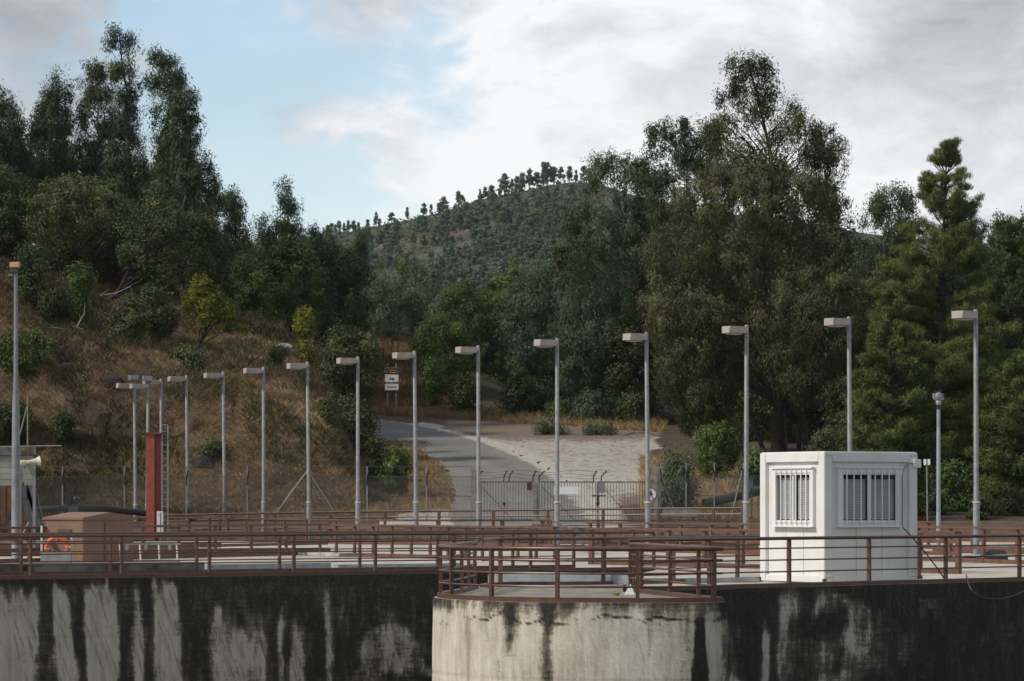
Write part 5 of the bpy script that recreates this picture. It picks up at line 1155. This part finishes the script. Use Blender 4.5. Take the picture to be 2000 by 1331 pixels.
for i, (pts, r, lab) in enumerate((([(1520, 905), (1512, 845), (1518, 790), (1512, 730), (1520, 640)], .27, 'stout twisted tree trunk behind the cabin with peeling pale bark'), ([(1498, 905), (1484, 860), (1470, 825), (1462, 780)], .15, 'slanting tree trunk between the lamp post and the stout trunk'), ([(1572, 900), (1574, 840), (1566, 800), (1588, 740)], .14, 'forked dark tree trunk behind the cabin roof'))):
    P = [W(px, py, 186.5) for px, py in pts]; zb = float(terrain_z(np.array([P[0].x]), np.array([186.5]))[0]); P[0].z = zb - .1
    t_ = thing('bare_trunk', P[0], lab, 'tree trunk'); MB().tube(P, [r * (1 - .14 * k) for k in range(len(P))], 9).build('trunk', 'bark', t_, True)
    g = np.random.default_rng(300 + i)
    for k in range(5):
        s_ = P[2].lerp(P[-1], g.uniform(0, 1)); e_ = s_ + Vector((g.uniform(-2.6, 2.6), g.uniform(-.6, .6), g.uniform(.2, 1.6))); m_ = s_.lerp(e_, .5) + Vector((0, 0, .3))
        MB().tube([s_, m_, e_], [r * .3, r * .2, .02], 5).build('limb', 'bark' if k % 2 else 'bark_dark', t_, True)
# --- the wood behind: individual trees copied from a few
pr = []
for i in range(5):
    Yp = 225.; g_ = np.random.default_rng(600 + i); w_ = [75, 90, 66, 84, 100][i]; h_ = [330, 300, 360, 280, 260][i]
    yb_ = HY - (float(terrain_z(np.array([0.]), np.array([Yp]))[0]) - EYE) * F / Yp
    rows = [(yb_ - h_, 1000 - w_ * .12, 1000 + w_ * .15), (yb_ - h_ * .85, 1000 - w_ * .6, 1000 + w_ * .5), (yb_ - h_ * .6, 1000 - w_ * .95, 1000 + w_), (yb_ - h_ * .3, 1000 - w_, 1000 + w_ * .9), (yb_ - h_ * .05, 1000 - w_ * .7, 1000 + w_ * .7)]
    o = tree('background_tree', 'x', 'tree', Yp, rows, (1000, 1005), ['oak', 'grey', 'oak', 'euc', 'oak'][i], 610 + i, limbs=8, tshift=-.08, gap=.28, leaf_scale=1.25); pr.append(o)
FILL = [(1105, 218 + 9, 1.0, 'shaded background tree behind the wide-skirted eucalyptus'), (1180, 232, 1.15, 'shaded background tree between wide-skirted and leaning eucalyptus'), (1260, 226, 1.15, 'shaded background tree behind the leaning eucalyptus'), (1330, 222, 1.2, 'shaded background tree behind the lower olive eucalyptus'),
        (1400, 215, 1.25, 'shaded background tree behind the slanting trunk'), (1470, 212, 1.2, 'shaded background tree behind the stout twisted trunk'), (1545, 210, 1.3, 'shaded background tree behind the forked trunk'), (1620, 207, 1.2, 'shaded background tree above the cabin roof'), (1700, 204, 1.25, 'shaded background tree behind the lower bright pine'), (1780, 200, 1.25, 'shaded background tree behind the tall bright pine'),
        (1870, 204, 1.2, 'shaded background tree between the tall pine and the edge pine'), (1950, 200, 1.25, 'shaded background tree behind the dark edge pine'), (2030, 196, 1.2, 'shaded background tree at the picture edge behind the pines'), (1500, 226, 1.3, 'tall shaded background tree deep behind the giant eucalyptus'), (1660, 222, 1.15, 'tall shaded background tree deep behind the cabin'), (960, 250, .5, 'shaded background tree behind the wide tree above the bend'), (1040, 244, .7, 'shaded background tree behind the drooping grey-green eucalyptus'),
        (1745, 214, 1.0, 'tall shaded background tree seen through the bright pine'), (1815, 212, 1.0, 'tall shaded background tree behind the camera pole'), (1590, 214, 1.2, 'tall shaded background tree over the cabin\'s near corner'), (1240, 214, .8, 'low shaded tree hiding the leaning eucalyptus\'s foot'),
        (20, 214, .8, 'shaded background tree below the edge eucalyptus'), (95, 218, .9, 'shaded background tree below the broad-shouldered eucalyptus'), (175, 216, .85, 'shaded background tree below the leaning skyline eucalyptus'), (255, 219, .85, 'shaded background tree below the tallest skyline eucalyptus'), (335, 215, .9, 'shaded background tree below the bulging eucalyptus'), (410, 218, .8, 'shaded background tree below the conical eucalyptus'), (480, 220, .8, 'shaded background tree below the thin eucalyptus'), (575, 226, .75, 'shaded background tree below the lone spire'), (640, 232, .75, 'shaded background tree behind the bank-corner shrub')]
for i, (px, Y, sc_, lab) in enumerate(FILL):
    x = (px - CX) * Y / F; z = float(terrain_z(np.array([x]), np.array([Y]))[0]); o = pr[i % 5] if i < 5 else copy_tree(pr[i % 5]); o.location = (x, Y, z - .2); o.scale = (sc_, sc_, sc_); o.rotation_euler.z = i * 1.7; o['label'] = lab; o['group'] = 'shaded background trees of the wood'
# --- pines
def pine(label, px, yt, yb, w_, Y, seed, lean=0, tiers=15, bare=.18, base=None, tshift=0.0, group=None):
    g = np.random.default_rng(seed); mat, bk, ll, lw, rc, *_ = SPEC['pine']; k = Y / F; b0 = W(base or px, yb, Y); zb = float(terrain_z(np.array([b0.x]), np.array([Y]))[0]) - .15
    b0.z = zb; top = W(px + lean, yt, Y); H = top.z - zb; th = thing('pine_tree', b0, label, 'tree', group); tb = MB()
    path = [b0.lerp(top, i / 8) + Vector((g.normal() * .08, g.normal() * .08, 0)) * (0 < i < 8) for i in range(9)]; tb.tube(path, [.24 * (1 - .9 * i / 8) for i in range(9)], 8)
    C = [tuple(top - Vector((0, 0, .2))), tuple(top - Vector((0, 0, .5)))]
    rad = [.22, .25]
    for i in range(tiers):
        f_ = bare + (1 - bare) * (i + g.uniform(-.2, .2)) / tiers; f_ = min(f_, .985); nb = int(g.integers(7, 10)); L = (w_ / 2) * k * (1 - f_) ** .78 * 1.2 * g.uniform(.8, 1.1) + .25
        s_ = b0.lerp(top, f_)
        for j in range(nb):
            a = g.uniform(0, 6.28); l_ = L * g.uniform(.65, 1.1); rise = .10 + .75 * f_ ** 2
            e_ = s_ + Vector((math.cos(a) * l_, math.sin(a) * l_, l_ * rise + g.uniform(-.2, .25))); m_ = s_.lerp(e_, .5) - Vector((0, 0, .05 * l_))
            tb.tube([s_, m_, e_], [.05 * (1 - f_) + .015, .03, .01], 5, False)
            nt_ = max(2, int(l_ / .38))
            for q_ in range(nt_):
                fr = .38 + .62 * (q_ + 1) / nt_; p = s_.lerp(m_, fr * 2) if fr < .5 else m_.lerp(e_, fr * 2 - 1)
                for _ in range(2): C.append(tuple(p + Vector((g.normal() * .22 * l_ * .4, g.normal() * .22 * l_ * .4, g.uniform(0, .3))))); rad.append((.24 + .32 * (1 - f_)) * g.uniform(.7, 1.2))
    C = np.array(C); rad = np.array(rad); nl = int(len(C) * (105 if tiers > 20 else 68)); idx = g.integers(0, len(C), nl)
    off = unit(g.normal(size=(nl, 3))) * (g.uniform(0, 1, nl) ** .5)[:, None]; off[:, 2] = off[:, 2] * .7 + .12
    P = C[idx] + off * rad[idx][:, None]; D = unit(off * .9 + g.normal(size=(nl, 3)) * .4 + np.array([0, 0, .6])); ct = g.uniform(0, 1, len(C))
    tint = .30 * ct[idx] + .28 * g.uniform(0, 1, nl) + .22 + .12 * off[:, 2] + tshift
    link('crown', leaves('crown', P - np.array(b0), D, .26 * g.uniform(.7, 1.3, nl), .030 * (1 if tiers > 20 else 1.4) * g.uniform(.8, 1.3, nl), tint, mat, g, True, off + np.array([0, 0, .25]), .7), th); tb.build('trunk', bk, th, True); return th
pine('tall bright green pine behind the camera pole', 1838, 290, 1000, 330, 166, 201, 12, 22, .14, 1828)
pine('dark green pine cut by the picture edge, beyond the last lamp post', 1985, 440, 1000, 300, 172, 202, -10, 19, .1, tshift=-.10)
pine('lower bright pine close in front of the tall pine', 1745, 610, 1000, 240, 160, 203, 0, 14, .1, tshift=.03)
pine('shaded pine behind the nearest lamp post', 1930, 560, 1000, 260, 176, 204, 0, 15, .1, tshift=-.08)
pine('low pine at the picture edge above the far parapet', 2010, 690, 1000, 220, 158, 205, 0, 12, .06, tshift=-.04)
for i, (px, yb, w_, h_, Y, sp) in enumerate(((1720, 1000, 160, 200, 168, 'oak'), (1800, 1005, 120, 150, 172, 'oak'), (1890, 1005, 170, 230, 178, 'oak'), (1985, 1005, 150, 210, 170, 'oak'), (1650, 960, 160, 150, 176, 'oak'), (1790, 870, 110, 110, 182, 'green'), (1930, 1004, 120, 90, 160, 'green'))):
    shrub(['dark undergrowth bush behind the cabin\'s far corner', 'dark undergrowth bush at the camera pole', 'large dark undergrowth bush behind the nearest lamp post', 'dark undergrowth bush at the picture edge under the pines', 'dark undergrowth bush just above the cabin roof', 'green undergrowth bush in the pines\' hollow', 'low green undergrowth bush behind the far parapet'][i], px, yb, w_, h_, Y, sp, 220 + i, tshift=-.12 if sp == 'oak' else -.14)
for i, (px, yt, w_) in enumerate(((1952, 412, 44), (1982, 425, 40), (2010, 430, 46))):
    tree('far_tree', ['hazy bluish tree on the far ridge beside the dark edge pine', 'hazy bluish tree next to it on the far ridge, towards the picture edge', 'hazy bluish tree cut by the picture edge on the far ridge'][i], 'tree', 560., [(yt, px - 8, px + 8), (yt + 18, px - w_ * .4, px + w_ * .4), (yt + 60, px - w_ * .5, px + w_ * .5), (yt + 180, px - w_ * .5, px + w_ * .5)], tuple(W(px, yt + 260, 560.)), 'far', 240 + i, limbs=4, leaf_scale=.5)
# --- shrubs on bank and beside the gate
for i, (lab, px, yb, w_, h_, Y, sp, ts) in enumerate((
  ('wide dark green bush on the bank beside the mast', 48, 735, 140, 95, 166, 'green', -.12), ('dark shrub high on the bank beside the mast top', 60, 565, 90, 90, 176, 'oak', -.04), ('olive broom bush under the spreading oaks', 160, 570, 60, 60, 180, 'green', -.02),
  ('dark scrub in the middle of the bank', 245, 655, 90, 75, 172, 'oak', .0), ('green scrub under the yellow-green tree', 365, 738, 100, 60, 168, 'oak', .06), ('tiny green tuft on the rock face', 200, 712, 20, 26, 167, 'lime', -.2), ('small green bush below the sapling', 545, 700, 36, 34, 178, 'oak', .08),
  ('round dark green bush on the verge beside the road', 772, 940, 62, 66, 164, 'green', -.12), ('tall wispy green bush beside the round sign pillar', 1318, 985, 84, 120, 155, 'grey', -.04), ('wide dark bush on the slope between lot and cabin', 1400, 905, 110, 80, 172, 'green', -.14), ('leafy bush touching the cabin\'s edge', 1470, 960, 70, 80, 164, 'green', -.10),
  ('dark shrub at the foot of the bank by the concrete building', 20, 870, 100, 90, 160, 'oak', -.04), ('small dark scrub clinging to the lower bank', 420, 900, 60, 44, 160, 'oak', -.06), ('bare brown scrub near the bank corner', 640, 830, 70, 56, 170, 'oak', .1), ('small dark shrub beside the road verge bush', 735, 905, 40, 50, 172, 'oak', -.02))):
    shrub(lab, px, yb, w_, h_, Y, sp, 260 + i, tshift=ts)
for i, (lab, px, yb, w_, h_, Y, sp, ts) in enumerate(( ('dark scrub tuft above the concrete building', 140, 850, 80, 50, 160, 'oak', -.12), ('brown scrub on the bank shoulder below the wide oak', 110, 600, 110, 46, 176, 'olive', -.22),
  ('dark scrub band under the slanting oak', 290, 615, 130, 60, 182, 'oak', -.12), ('low dark scrub under the dark evergreen', 470, 668, 90, 30, 190, 'oak', -.12), ('brown scrub below the corner shrub, behind two lamps', 650, 900, 80, 60, 166, 'olive', -.20), ('low dark scrub beside the rust-banded lamp top', 470, 830, 60, 36, 163, 'olive', -.22))):
    shrub(lab, px, yb, w_, h_, Y, sp, 330 + i, tshift=ts, gap=.40)
for i, px in enumerate((1770, 1815, 1862, 1912, 1960, 2005)):
    shrub(['dark low bush beside the cabin\'s junction box', 'dark low bush behind the antenna pole', 'dark low bush between camera pole and nearest lamp', 'dark low bush at the nearest lamp post\'s foot', 'dark low bush behind the far parapet beyond the nearest lamp', 'dark low bush at the picture edge behind the far parapet'][i], px, 1012, (120, 70, 100, 60, 130, 80)[i], (86, 50, 110, 44, 74, 120)[i], 153 + i % 3 * 2, ('oak', 'olive', 'green', 'oak', 'olive', 'oak')[i], 350 + i, tshift=-.2)
# --- rocks and dead branches on the bank
g = np.random.default_rng(55)
for i, (lab, px, py, w_, h_, Y) in enumerate((('large dark rock outcrop in the dry bank under the scrub', 150, 690, 66, 56, 166), ('dark rock slab low in the dry bank', 195, 790, 50, 40, 162.5), ('pale boulder below the sapling', 552, 655, 40, 22, 186), ('small dark rock ledge beside the red column top', 215, 735, 40, 30, 164.5), ('dark rock behind the rust-banded lamp', 400, 890, 46, 40, 159.5), ('dark rock ledge between two lamp posts low on the bank', 530, 895, 54, 30, 160), ('dark rock ledge under the broom bush', 100, 625, 60, 24, 172), ('dark rock shelf above the fence, near the kiosk', 170, 905, 40, 26, 158.5))):
    c = W(px, py, Y); c.z = float(terrain_z(np.array([c.x]), np.array([Y]))[0]) - h_ * Y / F * .28; k = Y / F; w_ *= 1.25; bm = bmesh.new()
    for q_ in range(46):
        v_ = unit(g.normal(size=3)) * g.uniform(.75, 1.0) * np.array([1, .8, 1]); bm.verts.new(tuple(np.sign(v_) * np.abs(v_) ** .8 * np.array([w_ * k * .5, w_ * k * .35, h_ * k * .6])))
    hull = bmesh.ops.convex_hull(bm, input=bm.verts); bmesh.ops.delete(bm, geom=[v_ for v_ in bm.verts if not v_.link_faces], context='VERTS')
    bmesh.ops.subdivide_edges(bm, edges=bm.edges, cuts=2, use_grid_fill=True)
    for v_ in bm.verts: v_.co *= .88 + .28 * float(fbm(np.array([v_.co.x * 2 + i * 9]), np.array([v_.co.y * 2]), np.array([v_.co.z * 3]), 5, 3)[0])
    me = bpy.data.meshes.new('rock'); bm.to_mesh(me); bm.free(); me.materials.append(MT['rock' if i != 2 else 'concrete_wall']); o = link('rock', me, None, c); tag(o, lab, 'rock', 'rocks in the dry bank')
for i, (lab, pts, Y) in enumerate((('pale dead branches on the dark rock face below the broom bush', ((88, 682), (96, 668), (98, 655), (104, 640)), 169), ('pale dead branch lying under the slanting oak', ((195, 578), (225, 574), (255, 560), (262, 585)), 183), ('pale dead twigs beside the rock outcrop', ((150, 640), (158, 625), (165, 612)), 170.5))):
    P = []
    for px, py in pts:
        p = W(px, py, Y); P.append(p)
    t_ = MB().tube(P, [.05, .04, .03, .015][:len(P)], 5)
    for k in range(5):
        s_ = P[int(g.integers(0, len(P)))]; t_.tube([s_, s_ + Vector((g.uniform(-.6, .6), g.uniform(-.4, 0), g.uniform(-.2, .6)))], [.025, .008], 4)
    tag(t_.build('dead_branch', 'dead_wood', None, True), lab, 'branch')

# --- dry grass (uncountable): blades rooted in the bank, verges and slopes
def grass(name, label, n, sampler, mat, hmin, hmax, seed, w=.022, lean=.55, tbias=0.0):
    g = np.random.default_rng(seed); x, y = sampler(g, n); z = terrain_z(x, y)
    n = len(x); cl = fbm(x * .55, y * .55, 0, seed, 4); h = g.uniform(hmin, hmax, n) * (.35 + .5 * cl + .8 * vnoise(x * 1.6, y * 1.6, 0, seed + 21) ** 2)
    a = g.uniform(0, 2 * np.pi, n); a = a * .8 + .2 * (fbm(x * .8, y * .8, 0, seed + 7, 2) * 12); d = unit(np.stack([np.cos(a) * lean, np.sin(a) * lean, np.ones(n) * g.uniform(.25, 1.0, n)], 1))
    s = unit(np.stack([g.normal(size=n), g.normal(size=n) * .4, g.normal(size=n) * .3], 1)); b_ = np.stack([x, y, z - .03], 1)
    tip = b_ + d * h[:, None] + np.array([0, 0, -.12]) * (h[:, None] ** 2); midp = b_ + d * h[:, None] * .55
    ww = w * g.uniform(.6, 1.5, n)[:, None]
    co = np.stack([b_ - s * ww, b_ + s * ww, tip], 1).reshape(-1, 3)
    tint = -.10 + .26 * sstep(-22, -11, x) * (y < 215) + .55 * fbm(x * .3, y * .3, 0, seed + 3, 4) + .30 * vnoise(x * 3.2, y * 3.2, 0, seed + 9) + .34 * g.uniform(0, 1, n) - .12 + tbias
    o = link(name, np_mesh(name, co, np.arange(3 * n).reshape(-1, 3), mat, [('tint', 'FACE', np.clip(tint, 0, 1))])); tag(o, label, 'grass', kind='stuff'); return o
def s_bank(g, n):
    y = 152.3 + 50 * g.uniform(0, 1, n) ** 1.3; px = g.uniform(-40, 770, n); x = (px - CX) * y / F; x = x + g.normal(size=n) * .05
    keep = (road_dist(x, y) > 3.5) & (fbm(x * .6, y * .6, 0, 401, 4) > .31); return x[keep], y[keep]
grass('dry_grass', 'matted brown dry grass covering the steep bank', 240000, s_bank, 'grass_dry', .14, .62, 411, w=.017, lean=.75, tbias=.06)
def s_weed(g, n):
    y = 154 + 46 * g.uniform(0, 1, n) ** 1.2; px = g.uniform(-40, 760, n); x = (px - CX) * y / F
    keep = (road_dist(x, y) > 4) & (fbm(x * .28, y * .28, 0, 421, 4) + .10 * sstep(-12, -24, x) > .56 + .05 * g.normal(size=n)); return x[keep], y[keep]
grass('dark_weeds', 'dark olive weed patches spread over the dry bank', 150000, s_weed, 'leaf_olive', .25, .9, 422, w=.022, lean=.6, tbias=-.10)
def s_verge(g, n):
    y = g.uniform(152.5, 199, n); px = g.uniform(690, 905, n); x = (px - CX) * y / F; left = np.interp(y, RL[:60, 1], RL[:60, 0]); keep = (x < left - .1 + .35 * g.normal(size=n) * .5) & (fbm(x * .7, y * .7, 0, 402, 3) > .30) & (np.hypot((x + 3.6), (y - 152) / 2.0) > 2.6 + g.normal(size=n) * .7); return x[keep], y[keep]
grass('verge_grass', 'golden dry grass on the verge inside the road bend', 60000, s_verge, 'grass_gold', .12, .34, 412, w=.016, tbias=-.16)
def s_far(g, n):
    px = g.uniform(690, 1300, n); y = 216 + np.clip((1000 - px) * .028, -10, 8) + g.uniform(-2.0, 9, n); x = (px - CX) * y / F; keep = (road_dist(x, y) > 4.6); return x[keep], y[keep]
grass('verge_grass', 'tall pale grass strip between road bend and the wood', 26000, s_far, 'grass_gold', .45, 1.0, 413, tbias=-.05)
def s_cut(g, n):
    px = g.uniform(690, 880, n); y = g.uniform(225, 246, n); x = (px - CX) * y / F; return x, y
grass('dry_grass', 'brown dry grass on the cutting behind the welcome sign', 22000, s_cut, 'grass_dry', .3, .8, 414, w=.03, tbias=.08)
def s_right(g, n):
    y = g.uniform(153, 186, n); px = g.uniform(1255, 1520, n); x = (px - CX) * y / F; keep = (fbm(x * .5, y * .5, 0, 403, 3) > .34) & ~((px < 1300) & (y < 157)); return x[keep], y[keep]
grass('dry_grass', 'orange-brown dry grass on the slope between gate and cabin', 62000, s_right, 'grass_dry', .25, .8, 415, w=.02, tbias=.16)

# --- far hill trees: alike young eucalyptus copied over the slope and the ridge
protos = []
for i in range(7):
    g = np.random.default_rng(500 + i); mat = 'leaf_far'; H = 6.0; wd_ = [1.3, 1.6, 1.1, 1.9, 1.4, 2.1, 1.2][i]; nc = 26
    f_ = g.uniform(.18, 1, nc); a = g.uniform(0, 6.28, nc); r = wd_ * np.sin(np.clip((1 - f_) * 1.15 + .12, 0, 1.57)) * g.uniform(.1, 1, nc) ** .5
    C = np.stack([np.cos(a) * r, np.sin(a) * r, f_ * H], 1); nl = 420; idx = g.integers(0, nc, nl); off = unit(g.normal(size=(nl, 3))) * (g.uniform(0, 1, nl) ** .4)[:, None]
    P = C[idx] + off * .62; D = unit(g.normal(size=(nl, 3)) * .6 + np.array([0, 0, -.7])); tint = .35 * g.uniform(0, 1, nc)[idx] + .3 * g.uniform(0, 1, nl) + .2 + .12 * off[:, 2]
    me = leaves('far_eucalyptus', P, D, .85 * g.uniform(.7, 1.3, nl), .42 * g.uniform(.7, 1.3, nl), tint, mat, g, True, off + .5 * C[idx] / np.array([wd_, wd_, H]), .9)
    # a stem joined to the same small tree
    tr_me = MB().tube([Vector((0, 0, -.6)), Vector((.1, 0, H * .5)), Vector((0, .05, H * .9))], [.14, .10, .03], 5).mesh('stem', 'bark')
    protos.append((me, tr_me))
def far_tree(x, y, h, i, label, group, name='far_eucalyptus', stem=False, wx=1.0):
    o = link(name, protos[i % 7][0], None, (x, y, float(hill_z(np.array([x]), np.array([y]))[0]) - .3)); o.scale = (h / 6 * wx, h / 6 * wx, h / 6); o.rotation_euler.z = (i * 2.4) % 6.28; tag(o, label, 'tree', group)
    if stem: link('stem', protos[i % 7][1], o)
    return o
g = np.random.default_rng(77); cnt = 0; placed = []
while cnt < 262:
    px = g.uniform(610, 1125); y = g.uniform(800, 1165) if g.uniform() < .8 else g.uniform(720, 900); x = (px - CX) * y / F; z = float(hill_z(np.array([x]), np.array([y]))[0]); py = HY - (z - EYE) * F / y
    if py > 590: continue
    dn = float(fbm(np.array([x * .03]), np.array([y * .03]), 0, 81, 3)[0])
    if dn + g.uniform(-.06, .06) < .44 or (px < 860 and 430 < py < 520 and g.uniform() < .5): continue
    if any((px - a) ** 2 + ((py - b_) * 1.4) ** 2 < 34 for a, b_ in placed): continue
    placed.append((px, py)); far_tree(x, y, g.uniform(3.4, 6.4), int(g.integers(0, 70)), 'young bluish eucalyptus scattered over the far hillside', 'young eucalyptus on the far hillside', wx=g.uniform(1.1, 1.7)); cnt += 1
RT = [(632, 20), (648, 26), (655, 22), (672, 22), (680, 26), (700, 20), (640, 22), (662, 26), (690, 24), (718, 22), (735, 30), (742, 18), (765, 24), (795, 26), (828, 30), (842, 24), (856, 22), (866, 32), (895, 34), (902, 22), (938, 24), (948, 28), (960, 26), (985, 44), (978, 28), (1000, 30), (1010, 34), (1020, 38), (1034, 44), (1048, 34), (1062, 52), (1070, 46), (1082, 38), (1096, 34), (1112, 32), (1125, 30), (1140, 34), (1150, 30)]
ORD = 'first second third fourth fifth sixth seventh eighth ninth tenth eleventh twelfth thirteenth fourteenth fifteenth sixteenth seventeenth eighteenth nineteenth twentieth'.split(); ORD += ['twenty-' + o_ for o_ in ORD[:9]] + ['thirtieth'] + ['thirty-' + o_ for o_ in ORD[:9]]
RT.sort()
for i, (px, hp) in enumerate(RT):
    y = 1196 + (i % 3) * 3; x = (px - CX) * y / F
    far_tree(x, y, hp * y / F * .98, i, '%s eucalyptus along the far ridge line, counting uphill from the lone spire' % ORD[i], 'ridge-line eucalyptus', 'ridge_eucalyptus', True, .85 + .9 * ((i * 7) % 5) / 5)
# far-off wood that reads as one mass at the foot of the hill
g = np.random.default_rng(99); nW = 900; wx = g.uniform(-120, 60, nW); wy = g.uniform(600, 1180, nW)
base_v = np.empty(len(protos[0][0].vertices) * 3, np.float32); parts_v = []; parts_t = []
for i in range(900):
    y = g.uniform(640, 1150); px = g.uniform(560, 1160); x = (px - CX) * y / F; z = float(hill_z(np.array([x]), np.array([y]))[0])
    if y > 800 and float(fbm(np.array([x * .022]), np.array([y * .022]), 0, 83, 3)[0]) < .50 + g.uniform(-.02, .02): continue
    if len(parts_v) > 430: break
    pm = protos[int(g.integers(0, 7))][0]
    v = np.empty(len(pm.vertices) * 3, np.float32); pm.vertices.foreach_get('co', v); v = v.reshape(-1, 3) * (g.uniform(3.2, 7.0) / 6) * np.array([1.3, 1.3, 1]); parts_v.append(v + np.array([x, y, z - .3])); tv = np.empty(len(pm.polygons), np.float32); pm.attributes['tint'].data.foreach_get('value', tv); parts_t.append(tv)
V = np.concatenate(parts_v); o = link('far_wood', np_mesh('far_wood', V, np.arange(len(V)).reshape(-1, 3), 'leaf_far', [('tint', 'FACE', np.concatenate(parts_t))])); tag(o, 'hazy wood massed at the foot of the far hill', 'wood', kind='stuff')

# low scrub clothing the far hillside
g = np.random.default_rng(123); n = 22000; y = g.uniform(700, 1215, n); px = g.uniform(540, 1180, n); x = (px - CX) * y / F; z = hill_z(x, y)
cl = fbm(x * .05, y * .05, 0, 131, 4); keep = cl + g.normal(size=n) * .05 > .40; x, y, z, cl = x[keep], y[keep], z[keep], cl[keep]; n = len(x)
P = np.stack([x, y, z + g.uniform(0, .9, n)], 1); D = unit(g.normal(size=(n, 3)) * np.array([1, 1, .5])); tint = np.clip(.9 - 1.1 * (fbm(x * .035, y * .035, 0, 137, 4) - .2) * 1.0 + .35 * (g.uniform(0, 1, n) - .5), 0, 1)
o = link('far_scrub', leaves('far_scrub', P, D, 1.5 * g.uniform(.6, 1.4, n), .9 * g.uniform(.6, 1.4, n), tint, 'scrub_far', g, True, g.normal(size=(n, 3)) * .4 + np.array([-.2, -.5, .8]), 1.2)); tag(o, 'low brownish green scrub clothing the far hillside', 'scrub', kind='stuff')

# ---------------------------------------------------------------- air
m = bpy.data.materials.new('haze'); m.use_nodes = True; t = m.node_tree; t.nodes.clear()
vo = t.nodes.new('ShaderNodeVolumePrincipled'); vo.inputs['Color'].default_value = (.80, .88, 1.0, 1); vo.inputs['Density'].default_value = .00005; vo.inputs['Anisotropy'].default_value = .2
ou = t.nodes.new('ShaderNodeOutputMaterial'); t.links.new(vo.outputs[0], ou.inputs['Volume']); MT['haze'] = m
hz = MB().box((0, 750, 72), (3800, 2300, 178)).build('haze', 'haze'); tag(hz, 'thin bluish haze filling the valley air', 'haze', kind='stuff')
